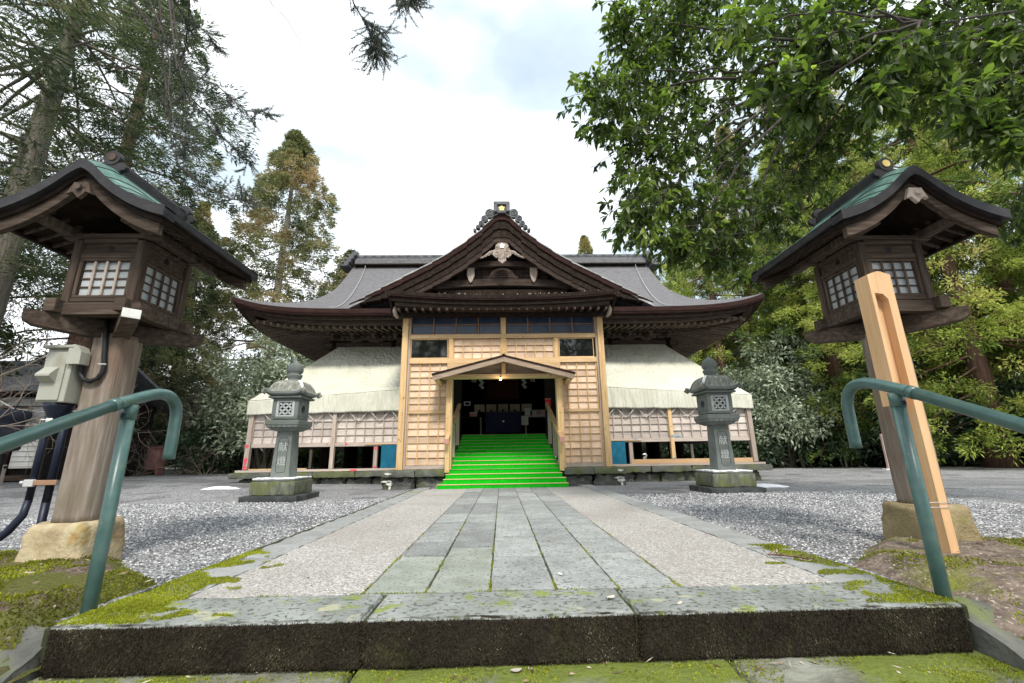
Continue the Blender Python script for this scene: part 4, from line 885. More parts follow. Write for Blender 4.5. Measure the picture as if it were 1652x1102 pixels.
b = MB(); b.prism([(-1.15, 2.597), (1.30, 2.597), (.08, 2.89)], 10.66, 10.68, 1); eb(b, 'gable_panel', m['hoodwood'])

# stairway with carpet
st_ = thing('shrine_stairway', 'wide wooden stairway covered with bright green artificial turf', 'stairs', (XC, 9.6, 0)); SO = np.array([XC, 9.6, 0])
def sb(b, name, mt, smooth=False, parent=None):
    for i in range(len(b.v)): b.v[i] = b.v[i]-SO
    return b.build(name, mt, parent or st_, smooth)
NS = 14; rise, tread = .0925, .315
for k in range(NS):
    z1 = .085+rise*k; y0 = 9.62+tread*k; xl, xr = (-1.36, 1.40) if k == 0 else ((-1.27, 1.40) if k == 1 else ((-1.26, 1.36) if k < 4 else (-1.22, 1.36)))
    if k >= 6: xl, xr = -1.23, 1.38
    if k >= 9: xl, xr = -1.20, 1.36
    b = MB(); n = 30; xx = np.linspace(xl, xr, n)
    yb = y0+tread+.3; wz = np.array([mnoise.noise(Vector((x_*2, k*3.1, 0)))*.006 for x_ in xx])
    zl = z1-rise if k else 0.0
    pr_ = np.stack([np.stack([xx, np.full(n, y0), np.full(n, zl-.02)], 1), np.stack([xx, np.full(n, y0)-.012, z1-.022+wz], 1), np.stack([xx, np.full(n, y0)+.004, z1-.004+wz], 1), np.stack([xx, np.full(n, y0)+.02, z1+wz], 1), np.stack([xx, np.full(n, yb), np.full(n, z1)], 1)])
    b.grid(pr_); b.bx(xl+.005, xr-.005, y0+.022, yb-.01, max(.0, zl-.05), z1-.012, .002); sb(b, 'step', m['carpet'])
    sb(MB().bx(xl-.004, xr+.004, y0-.024, y0-.013, z1-.014, z1+.004, .003), 'nosing', m['pine_x'] if k in (0, 1, 2, 4, 5) else m['stripwood'])
sb(MB().bx(-1.22, 1.36, 13.9, 14.9, 1.29, 1.302, .002), 'landing', m['carpet'])
for sg, xr_, y0, y1, z0, z1 in ((-1, -1.25, 10.22, 13.2, 1.03, 2.17), (1, 1.385, 10.22, 13.3, 1.03, 2.17)):
    b = MB().beam((xr_, y0, z0), (xr_, y1, z1), .10, .055, .008); rail = sb(b, 'handrail', m['orangepine'])
    b = MB().beam((xr_-.028, y0+.01, z0-.055), (xr_-.028, y1, z1-.055), .03, .06, .003); b.beam((xr_+.028, y0+.01, z0-.055), (xr_+.028, y1, z1-.055), .03, .06, .003); sb(b, 'handrail_batten', m['pine_x'])
    sb(MB().bx(xr_-.05, xr_+.05, y0-.012, y0-.002, z0-.10, z0+.02), 'handrail_end', m['redbox'])
    for yy_ in (10.42, 11.55, 12.7):
        t_ = (yy_-y0)/(y1-y0); zt = z0+(z1-z0)*t_-.09; xx = xr_+sg*.0
        sb(MB().bx(xx-.05, xx+.05, yy_-.045, yy_+.045, .30+.29*(yy_-10.42), zt), 'newel_post', m['greypine'] if yy_ > 10.5 else m['pine'])

# light bulb (lit) under the hood
lb = thing('hanging_bulb', 'small lit bulb hanging under the porch beam', 'light bulb', (-.01, 10.50, 2.46))
MB().lathe([(.004, .03), (.014, .03), (.014, .08), (.004, .082)], 10).build('socket', m['black'], lb)
MB().lathe([(.002, -.035), (.018, -.028), (.026, -.008), (.024, .012), (.012, .03), (.004, .032)], 14).build('glass_bulb', m['bulb'], lb, True)
pd = bpy.data.lights.new('bulb_light', 'POINT'); pd.energy = 1.2; pd.color = (1, .72, .42); pd.shadow_soft_size = .03
po = bpy.data.objects.new('bulb_light', pd); COL.objects.link(po); po.location = (-.01, 10.46, 2.38)

# ------------------------------------------------------------------ wing enclosures with canvas
OLD = (m['greyboard'], m['greypine'], m['greypine_x'])
def wing(sg):
    side_ = 'left' if sg < 0 else 'right'
    w = thing('wing_enclosure', ('pink-marked board wall' if sg < 0 else 'board wall with orange new sill')+' under the canvas on the '+side_+' wing of the hall', 'board wall', (XC+sg*4.8, 12.1, .33))
    WO = np.array([XC+sg*4.8, 12.1, .33])
    def wb(b, name, mt, smooth=False, **k):
        for i in range(len(b.v)): b.v[i] = b.v[i]-WO
        return b.build(name, mt, w, smooth, **k)
    def X_(a_): return XC+sg*a_
    def wbx(name, mt, a0, a1, y0, y1, z0, z1, bev=.004): x0, x1 = sorted((X_(a0), X_(a1))); return wb(MB().bx(x0, x1, y0, y1, z0, z1, bev), name, mt)
    wbx('end_post', m['greypine'], 6.70, 6.82, 11.98, 12.1, .40, 2.14)
    wbx('ground_sill', m['greypine_x'], 2.85, 7.0, 11.97, 12.12, .328, .385)
    wbx('sill_cap', m['orangepine'] if sg > 0 else m['pine_x'], 3.4 if sg > 0 else 5.2, 6.68, 11.99, 12.1, .388, .50 if sg > 0 else .415)
    wbx('middle_post', m['pine'] if sg > 0 else m['greypine'], 4.50, 4.60, 11.98, 12.09, .50 if sg > 0 else .39, 2.0)
    wbx('stud', m['greypine'], 3.36, 3.46, 12.0, 12.1, .39, .94)
    wbx('bottom_rail', m['greypine_x'], 2.72, 6.69, 12.02, 12.11, .955, 1.055)
    wbx('upper_rail', m['greypine_x'], 2.72, 6.69, 12.03, 12.10, 2.0, 2.1)
    wbx('blue_panel', m['blue'], 2.85, 3.26, 12.0, 12.02, .392, .985)
    wbx('panel_cap', m['pine_x'], 2.80, 3.70, 11.985, 12.03, .99, 1.01)
    ad = lambda b, n_, mt: wb(b, n_, mt)
    for a0, a1, nc in ((2.74, 4.49, 7), (4.61, 6.69, 8)):
        x0, x1 = sorted((X_(a0), X_(a1))); siding(x0, x1, 1.06, 2.0, 5, nc, 12.06, OLD, ad)
    # paint marks on the timber
    r = np.random.default_rng(4+sg); marks = ((6.76, .62, .05, .10, 11.977), (6.76, .45, .06, .06, 11.977), (6.0, .36, .09, .02, 11.967), (3.41, .90, .04, .04, 11.997), (3.41, .42, .04, .03, 11.997), (3.95, .35, .10, .03, 11.967), (4.2, 1.02, .03, .03, 12.015), (4.7, 1.03, .02, .02, 12.015), (5.6, 1.04, .03, .03, 12.015), (6.78, 1.0, .06, .04, 11.977)) if sg < 0 else ((4.55, 1.10, .05, .03, 11.977), (4.75, 1.09, .08, .02, 12.025), (5.8, 1.08, .06, .02, 12.025), (3.55, 1.04, .06, .015, 12.015), (4.55, .52, .04, .015, 11.975))
    for k, (a_, z_, sx, sz, yy_) in enumerate(marks):
        x_ = X_(a_); pl = [(x_+sx*(.7+.5*r.random())*math.cos(t_), z_+sz*(.7+.5*r.random())*math.sin(t_)) for t_ in np.linspace(0, 6.28, 9, endpoint=False)]
        wb(MB().prism(pl, yy_-.002, yy_+.001, 1), 'paint_mark', m['pink'] if sg < 0 else m['bluemark'])
    # side wall going back
    for yy_ in (14.0, 16.0, 18.0, 20.0): wbx('side_post', m['greypine'], 6.72, 6.82, yy_, yy_+.1, .33, 2.15)
    x_ = X_(6.76); wb(MB().bx(x_-.02, x_+.02, 12.12, 20.1, .96, 2.15), 'side_boarding', m['greyboard'])
    # canvas: front slope, valance, hip slope
    c = thing('canvas_sheet', 'cream canvas sheet stretched from the hall eaves over the '+side_+' wing wall', 'tarpaulin', (X_(5), 12, 2.3)); CO = np.array([X_(5), 12, 2.3])
    def cgrid(P, name):
        q = P.reshape(-1, 3); r3 = fbm(q, 2.2, 3+sg, 4)*.012; q[:, 1] -= r3; b = MB(); b.grid(P-CO if False else P, 0); 
        for i in range(len(b.v)): b.v[i] = b.v[i]-CO
        o = b.build(name, m['tarp'], c, True); sm = o.modifiers.new('thickness', 'SOLIDIFY'); sm.thickness = .006; return o
    n1_, n2_, n3_ = 110, 44, 12
    zl = lambda a_: 2.46-.27*np.clip((a_-2.75)/4.1, 0, 1)
    top_end, bot_end = 5.36, 6.86
    P = np.zeros((n1_, n2_+n3_, 3))
    for j in range(n2_):
        t_ = 1-j/(n2_-1); a_ = np.linspace(2.66, bot_end+(top_end-bot_end)*t_, n1_)
        zb = zl(a_); P[:, j, 0] = X_(a_); P[:, j, 1] = 11.93+(14.12-11.93)*t_; P[:, j, 2] = zb+(4.24-zb)*t_-.05*math.sin(math.pi*t_)
        ang_ = np.arctan2(P[:, j, 1]-14.4, P[:, j, 0]-X_(5.1)); ds = np.hypot(P[:, j, 1]-14.4, P[:, j, 0]-X_(5.1))
        w_ = np.exp(-((P[:, j, 0]-X_(5.1))/1.9)**2)*np.clip(ds, 0, 1)*math.sin(math.pi*min(1, t_*1.02+.02))
        P[:, j, 2] += .05*w_*(np.abs(np.sin(8*ang_+.9*np.sin(5*ang_)))**.5-.7)+.012*np.sin(a_*2.3+t_*3)*math.sin(math.pi*t_)
    sx0_, sx1_ = X_(2.7), X_(6.82); MB().tube([(sx0_-CO[0], 11.918-CO[1], zl(2.7)-CO[2]), (X_(4.7)-CO[0], 11.918-CO[1], zl(4.7)-CO[2]-.004), (sx1_-CO[0], 11.918-CO[1], zl(6.82)-CO[2])], .0045, 6).build('hem_seam', m['tarp'], c, True)
    a_ = np.linspace(2.66, bot_end, n1_); zt = zl(a_)
    for j in range(n3_):
        t_ = (j+1)/n3_; zb = 1.862-.012*(a_-2.7)+.006*np.sin(a_*7+2*np.sin(a_*1.3))
        P[:, n2_+j, 0] = X_(a_); P[:, n2_+j, 1] = 11.925-.012*t_+.016*t_*np.abs(np.sin(a_*8+1.7*np.sin(a_*2.1)))**3*2; P[:, n2_+j, 2] = zt+(zb-zt)*t_
    cgrid(P if sg < 0 else P[::-1], 'front_sheet')
    P = np.zeros((60, 20, 3))
    for j in range(20):
        t_ = j/19; yy_ = np.linspace(11.93+(14.12-11.93)*t_, 20.4, 60); P[:, j, 0] = X_(bot_end+(top_end-bot_end)*t_); P[:, j, 1] = yy_; P[:, j, 2] = 2.19+(4.24-2.19)*t_-.05*math.sin(math.pi*t_)
    cgrid(P if sg > 0 else P[::-1], 'side_sheet')
    P = np.zeros((60, 6, 3)); yy_ = np.linspace(11.93, 20.4, 60)
    for j in range(6): P[:, j, 0] = X_(6.87); P[:, j, 1] = yy_; P[:, j, 2] = 1.84+.35*j/5
    cgrid(P if sg > 0 else P[::-1], 'side_valance')
    # lacing rope
    rp_ = thing('lacing_rope', 'white rope laced in crosses below the '+side_+' canvas edge', 'rope', (X_(4.8), 12, 1.9)); RO = np.array([X_(4.8), 12, 1.9])
    for ph in (0, 1):
        pts = []; a_ = 2.78+(.28 if ph else 0); up_ = ph
        while a_ < 6.7:
            pts.append((X_(a_)-RO[0], 11.955-12 if up_ else 12.02-12, (1.90 if up_ else 1.60)-1.9)); a_ += .285; up_ = 1-up_
        for p_, q_ in zip(pts[:-1], pts[1:]):
            mid = ((p_[0]+q_[0])/2, (p_[1]+q_[1])/2-.002, (p_[2]+q_[2])/2-.004); MB().tube([p_, mid, q_], .009, 5).build('rope_span', m['rope'], rp_, True)
wing(-1); wing(1)

# ------------------------------------------------------------------ inside the porch
def item(name, label, cat, loc, parts, group=None):
    t_ = thing(name, label, cat, loc, 0, group)
    for pn, mt, bxs in parts:
        b = MB()
        for q in bxs: b.bx(*q)
        b.build(pn, mt, t_)
    return t_
FZ = 1.30
for sg, nm in ((-1, 'left'), (1, 'right')):
    item('display_table', 'low dark table set out with amulets on the %s of the porch room' % nm, 'table', (XC+sg*1.25, 15.6, FZ),
         [('tabletop', m['darkbrown'] if sg < 0 else m['white'], [(-.5, .5, -.22, .22, .66, .69)])]+[('leg', m['greypine'], [(x_-.02, x_+.02, y_-.02, y_+.02, 0, .658)]) for x_ in (-.46, .46) for y_ in (-.18, .18)])
item('paper_notice', 'white notice sheet hanging from the front edge of the right table', 'notice', (XC+.70, 15.36, FZ+.42), [('sheet', m['white'], [(-.17, .17, -.006, 0, -.05, .27)])])
item('document_stand', 'small white stand of papers on the right table', 'stand', (XC+.86, 15.55, FZ+.692), [('board', m['white'], [(-.10, .10, -.01, .01, .0, .28)]), ('tray', m['red'], [(-.16, .12, -.12, .02, 0, .015)])])
item('votive_board', 'low rack of pale wooden plaques on the right table', 'plaque rack', (XC+1.28, 15.6, FZ+.692), [('rack', m['greyboard'], [(-.26, .26, -.02, .02, .0, .22)]), ('plaque', m['redbox'], [(-.1, .06, -.032, -.021, .06, .16)])])
item('framed_card', 'small white framed card on the left of the porch room', 'frame', (XC-1.30, 15.9, FZ+1.20), [('card', m['white'], [(-.12, .12, -.01, 0, -.08, .08)]), ('picture', m['bluecloth'], [(-.07, .07, -.013, -.0105, -.045, .045)])])
item('amulet_box', 'red and white box standing on the left table', 'box', (XC-1.05, 15.55, FZ+.692), [('body', m['redbox'], [(-.13, .13, -.08, .08, 0, .12)]), ('lid', m['white'], [(-.135, .135, -.085, .085, .121, .16)])])
ob = item('offering_box', 'dark offering chest with a white crest in the middle of the porch room', 'chest', (XC, 15.5, FZ), [('chest', m['bluecloth'], [(-.62, .62, -.25, .25, .12, .80)]), ('leg', m['darkbrown'], [(-.42, -.36, -.2, -.14, 0, .12)]), ('leg', m['darkbrown'], [(.36, .42, -.2, -.14, 0, .12)]), ('top_rim', m['darkbrown'], [(-.66, .66, -.28, .28, .801, .84)])])
plum(.035, -.252, (0, .50), m['white'], ob)
for k in range(5):
    item('folding_screen_panel', ('leftmost', 'second', 'middle', 'fourth', 'rightmost')[k]+' cream panel of the row behind the offering chest', 'panel', (XC-.88+.44*k, 16.4, FZ+.95), [('sheet', m['cream'], [(-.19, .19, -.01, .01, 0, .27)]), ('crest', m['darkint'], [(-.04, .04, -.014, -.011, .0, .07)])])
item('altar_curtain', 'dark red cloth hanging at the back of the porch room', 'curtain', (XC, 16.8, FZ+1.50), [('cloth', m['redcloth'], [(-.62, .62, -.01, .01, -.05, .75)])])
for sg, nm in ((-1, 'left'), (1, 'right')):
    t_ = thing('paper_streamer', 'zigzag white paper streamer hanging on the %s of the red cloth' % nm, 'streamer', (XC+sg*.80, 16.3, FZ+2.2), 0, 'paper streamers beside the red cloth')
    for k in range(5): MB().box(((-1)**k*.035, 0, -.09*k), (.11, .004, .11), .001, rotz(0)@np.array([[math.cos(.6), 0, math.sin(.6)], [0, 1, 0], [-math.sin(.6), 0, math.cos(.6)]])).build('fold', m['white'], t_)
    item('hanging_lamp', 'small reddish hanging lamp on the %s of the altar' % nm, 'lamp', (XC+sg*1.10, 16.2, FZ+2.02), [('shade', m['redbox'], [(-.07, .07, -.05, .05, 0, .16)]), ('frame', m['white'], [(.075, .10, -.05, .05, 0, .17)])])
ps_ = item('calligraphy_poster', 'white poster with a bold black brush stroke on the right inner wall', 'poster', (XC+1.62, 15.2, FZ+1.40), [('sheet', m['white'], [(-.17, .17, -.008, 0, 0, .50)])])
MB().tube([(-.10, -.010, .36), (.0, -.012, .42), (.08, -.012, .36), (.02, -.012, .25), (-.05, -.012, .15), (.07, -.012, .10)], [.012, .03, .025, .04, .03, .01], 6).build('brush_stroke', m['black'], ps_)
item('red_collection_box', 'bright red box on the post at the top of the right handrail', 'box', (XC+1.36, 13.35, 2.10), [('body', m['red'], [(-.085, .085, -.06, .06, 0, .20)]), ('lid', m['redbox'], [(-.095, .095, -.07, .07, .201, .22)])])

# ------------------------------------------------------------------ stone lanterns
def text_mesh(ch, size, ext):
    cu = bpy.data.curves.new('t', 'FONT'); cu.body = ch; cu.size = size; cu.extrude = ext; cu.align_x = 'CENTER'; cu.align_y = 'CENTER'
    ot = bpy.data.objects.new('t', cu); COL.objects.link(ot); dg = bpy.context.evaluated_depsgraph_get(); dg.update()
    me = bpy.data.meshes.new_from_object(ot.evaluated_get(dg)); bpy.data.objects.remove(ot); return me
def stone_lantern(loc, label, snow_seed):
    t_ = thing('stone_lantern', label, 'stone lantern', loc, 0, 'stone lanterns flanking the path')
    def blk(n_, mt, w, z0, z1, seed, amp=.004, step=.045, bev=.015):
        P, Fq = slab_mesh(-w/2, w/2, -w/2, w/2, z0, z1, seed, step, amp, bev); return link(n_, gridmesh(n_, P, Fq, mt, smooth=True), t_)
    blk('base_slab', m['wetstone'], .98, -.07, .05, 1); blk('pedestal', m['lanternbase'], .775, .052, .285, 2, .005)
    b = MB(); b.box((0, 0, .30), (.72, .72, .03), .01); b.build('pedestal_top', m['lantern'], t_)
    # snow on the pedestal
    P = np.zeros((26, 26, 3)); g_ = np.linspace(-.36, .36, 26); P[..., 0] = g_[:, None]; P[..., 1] = g_[None]; q = P.reshape(-1, 3); q[:, 2] = .335+fbm(q, 8, snow_seed, 3)*.010
    MB().sheet(P[:, ::-1], .018).build('snow_patch', m['snow'], t_, True)
    # tapering shaft with a sunk panel
    b = MB(); w0, w1 = .165, .138
    b.add([(sx*w, sy*w, z) for z, w in ((.31, w0), (1.15, w1)) for sx, sy in ((-1, -1), (1, -1), (1, 1), (-1, 1))], [[3, 2, 1, 0], [4, 5, 6, 7], [0, 1, 5, 4], [1, 2, 6, 5], [2, 3, 7, 6], [3, 0, 4, 7]])
    sh = b.build('shaft', m['lantern'], t_)
    def fy(z): return -(w0+(w1-w0)*(z-.31)/.84)-.002
    pts = [(-.085, .46), (-.085, .98), (-.06, 1.03), (.06, 1.03), (.085, .98), (.085, .46), (.06, .42), (-.06, .42), (-.085, .46)]
    MB().tube([(x_, fy(z_), z_) for x_, z_ in pts], .004, 4, False).build('panel_border', m['wetstone'], sh)
    for ch, z_ in (('献', .86), ('燈', .61)):
        me = text_mesh(ch, .17, .002); me.materials.clear(); me.materials.append(m['carve']); link('carved_character', me, sh, (0, fy(z_)-.001, z_), (R_(90+1.8), 0, 0))
    # lotus pad
    b = MB(); S4 = lambda w, z: [(-w, -w, z), (w, -w, z), (w, w, z), (-w, w, z)]
    lv = [(.17, 1.15), (.20, 1.165), (.25, 1.20), (.285, 1.24), (.30, 1.265), (.30, 1.335), (.285, 1.345)]
    b.add([p for w, z in lv for p in S4(w, z)], [[4*i+j, 4*i+(j+1) % 4, 4*i+4+(j+1) % 4, 4*i+4+j] for i in range(len(lv)-1) for j in range(4)]+[[3, 2, 1, 0], [4*len(lv)-4+j for j in range(4)]])
    pad = b.build('platform', m['lantern'], t_)
    for k in range(4):
        for i in range(6):
            x_ = -.235+.094*i; p = rotz(k*math.pi/2)@np.array([x_, -.272, 1.235]); b = MB(); b.box((0, 0, 0), (.086, .035, .05), .015, rotz(k*math.pi/2)); b.build('lotus_petal', m['lantern'], pad, loc=p)
    # fire box: corner pillars + faces with openings
    z0, z1, w = 1.36, 1.745, .235
    b = MB(); b.bx(-w, w, -w, w, z0, z0+.05, .008); b.bx(-w, w, -w, w, z1-.05, z1, .008)
    for sx in (-1, 1):
        for sy in (-1, 1): b.bx(*sorted((sx*w, sx*(w-.07))), *sorted((sy*w, sy*(w-.07))), z0+.05, z1-.05, .006)
    for ax in (0, 1):          # side faces with round hole
        for s_ in (-1, 1):
            if ax == 1: continue
            n = 20; R2 = [(.075*math.cos(t_2), .075*math.sin(t_2)) for t_2 in np.linspace(0, 2*math.pi, n, endpoint=False)]; hx, hz = w-.07, (z1-z0)/2-.05
            Rr = []
            for c_, s2 in R2:
                k_ = 1/max(abs(c_)/hx, abs(s2)/hz); Rr.append((c_*k_, s2*k_))
            V = [(s_*(w-.004), c_, (z0+z1)/2+s2) for c_, s2 in R2+Rr]+[(s_*(w-.06), c_, (z0+z1)/2+s2) for c_, s2 in R2]
            b.add(V, [[i, (i+1) % n, n+(i+1) % n, n+i] for i in range(n)]+[[2*n+i, 2*n+(i+1) % n, (i+1) % n, i] for i in range(n)])
    fb = b.build('fire_box', m['lantern'], t_)
    MB().bx(-w+.075, w-.075, -w+.10, w-.10, z0+.04, z1-.04, .004).build('fire_box_core', m['wetstone'], t_)
    for s_ in (-1, 1):     # shippo lattice front and back
        b = MB(); rr = .055
        for i in range(4):
            for j in range(3):
                cx_, cz_ = -.0825+.055*i*1.0, (z0+z1)/2-.055+.055*j
                if (i+j) % 2 == 0: continue
        for i in range(3):
            for j in range(3):
                if False: continue
        cw = .11
        for i in range(2):
            for j in range(2):
                cx_, cz_ = -.055+cw*i, (z0+z1)/2-.055+cw*j
                for d_ in (math.pi/4, 3*math.pi/4, 5*math.pi/4, 7*math.pi/4):
                    ex, ez = cx_+.078*math.cos(d_)*.5, cz_+.078*math.sin(d_)*.5
                    pl = []
                    for u in np.linspace(-1, 1, 7): pl.append((u*.037, .017*(1-u*u)))
                    for u in np.linspace(1, -1, 7)[1:-1]: pl.append((u*.037, -.017*(1-u*u)))
                    pl = [(ex+u*math.cos(d_)-v*math.sin(d_), ez+u*math.sin(d_)+v*math.cos(d_)) for u, v in pl]
                    b.prism(pl, s_*(w-.035), s_*(w-.012), 1)
        b.bx(-.165, .165, *sorted((s_*(w-.04), s_*(w-.005))), z0+.05, z0+.075, .002); b.bx(-.165, .165, *sorted((s_*(w-.04), s_*(w-.005))), z1-.075, z1-.05, .002)
        for x_ in (-1, 1): b.bx(*sorted((x_*.165, x_*.118)), *sorted((s_*(w-.04), s_*(w-.005))), z0+.0755, z1-.0755, .002)
        b.build('window_lattice', m['carve'], fb)
    # roof: four curved facets over a thick eave whose corners roll up
    pf_ = [(.12, 2.10, 0), (.165, 2.092, 0), (.21, 2.07, 0), (.25, 2.03, 0), (.278, 1.98, 0), (.297, 1.93, .004), (.312, 1.89, .012), (.335, 1.868, .045), (.352, 1.862, .06)]
    V = []; ns = 10
    for w_, z_, up_ in pf_:
        for k in range(4):
            for i in range(ns):
                u = i/ns*2-1; p = rotz(k*math.pi/2)@np.array([u*w_, -w_*(1-.035*(1-u*u)), 0]); V.append((p[0], p[1], z_+up_*abs(u)**5))
    F = [[a_*4*ns+j, a_*4*ns+(j+1) % (4*ns), (a_+1)*4*ns+(j+1) % (4*ns), (a_+1)*4*ns+j][::-1] for a_ in range(len(pf_)-1) for j in range(4*ns)]+[list(range(4*ns))]
    MB().add(V, F).build('roof', m['lanternroof'], t_)
    V2 = []
    for w_, z_, up_ in ((.352, 1.862, .06), (.356, 1.855, .06), (.356, 1.822, .058), (.335, 1.80, .05), (.25, 1.79, 0), (.02, 1.79, 0)):
        for k in range(4):
            for i in range(ns):
                u = i/ns*2-1; p = rotz(k*math.pi/2)@np.array([u*w_, -w_*(1-.035*(1-u*u)), 0]); V2.append((p[0], p[1], z_-.001+up_*abs(u)**5))
    MB().add(V2, [[a_*4*ns+j, a_*4*ns+(j+1) % (4*ns), (a_+1)*4*ns+(j+1) % (4*ns), (a_+1)*4*ns+j][::-1] for a_ in range(5) for j in range(4*ns)]).build('roof_eave', m['lantern'], t_)
    MB().bx(-.30, .30, -.30, .30, 1.745, 1.785, .02).build('roof_underside', m['lantern'], t_)
    for sx in (-1, 1):
        for sy in (-1, 1):
            b = MB(); c_ = .335; pts = [(sx*(c_-.10), sy*(c_-.10), 1.82), (sx*c_, sy*c_, 1.825), (sx*(c_+.04), sy*(c_+.04), 1.865), (sx*(c_+.025), sy*(c_+.025), 1.905), (sx*(c_-.01), sy*(c_-.01), 1.895)]
            b.tube(pts[1:], [.030, .034, .030, .02], 8); b.build('corner_scroll', m['lanternroof'], t_, True)
    fx = .235*(1 if loc[0] < 0 else -1); MB().tube([(fx*.72, -.17, 2.078), (fx, -.235, 2.045), (fx*1.25, -.295, 1.965), (fx*1.36, -.32, 1.90)], [.018, .026, .026, .016], 8).build('snow_strip', m['snow'], t_, True)
    MB().lathe([(.12, 2.07), (.125, 2.10), (.115, 2.115), (.105, 2.12), (.115, 2.14), (.135, 2.19), (.14, 2.215), (.12, 2.225), (.105, 2.235), (.13, 2.26), (.145, 2.30), (.143, 2.35), (.125, 2.40), (.085, 2.44), (.045, 2.462), (.018, 2.485), (.003, 2.515)], 24).build('jewel_finial', m['lantern'], t_, True)
    return t_
stone_lantern((-3.97, 8.40, 0), 'tall grey stone lantern left of the path, carved characters on its shaft', 3)
stone_lantern((4.13, 8.40, 0), 'tall grey stone lantern right of the path, carved characters on its shaft', 8)
# snow patches
def snow(x, y, sx, sy, label, sd_):
    n = 30; P = np.zeros((n, n, 3)); th = np.linspace(0, 2*math.pi, n); rr = np.linspace(0, 1, n)
    for i in range(n):
        for j in range(n):
            k_ = 1+.75*mnoise.noise(Vector((math.cos(th[i])*1.6, math.sin(th[i])*1.6, sd_))); P[i, j] = (math.cos(th[i])*rr[j]*sx*k_, math.sin(th[i])*rr[j]*sy*k_, .06*(1-rr[j]**2)+.008*mnoise.noise(Vector((i*.5, j*.4, sd_))))
    P[..., 2] -= .01; b = MB(); b.grid(P, 0, True); o = b.build('snow_patch', m['snow'], None, True, loc=(x, y, float(ground_h(np.array(x), np.array(y)))+.01)); tag(o, label, 'snow')
snow(-6.1, 10.1, .42, .16, 'patch of old snow on the gravel heap by the left stone lantern', 1.3)
snow(5.35, 9.3, .38, .30, 'patch of old snow on the gravel behind the right stone lantern', 4.1)

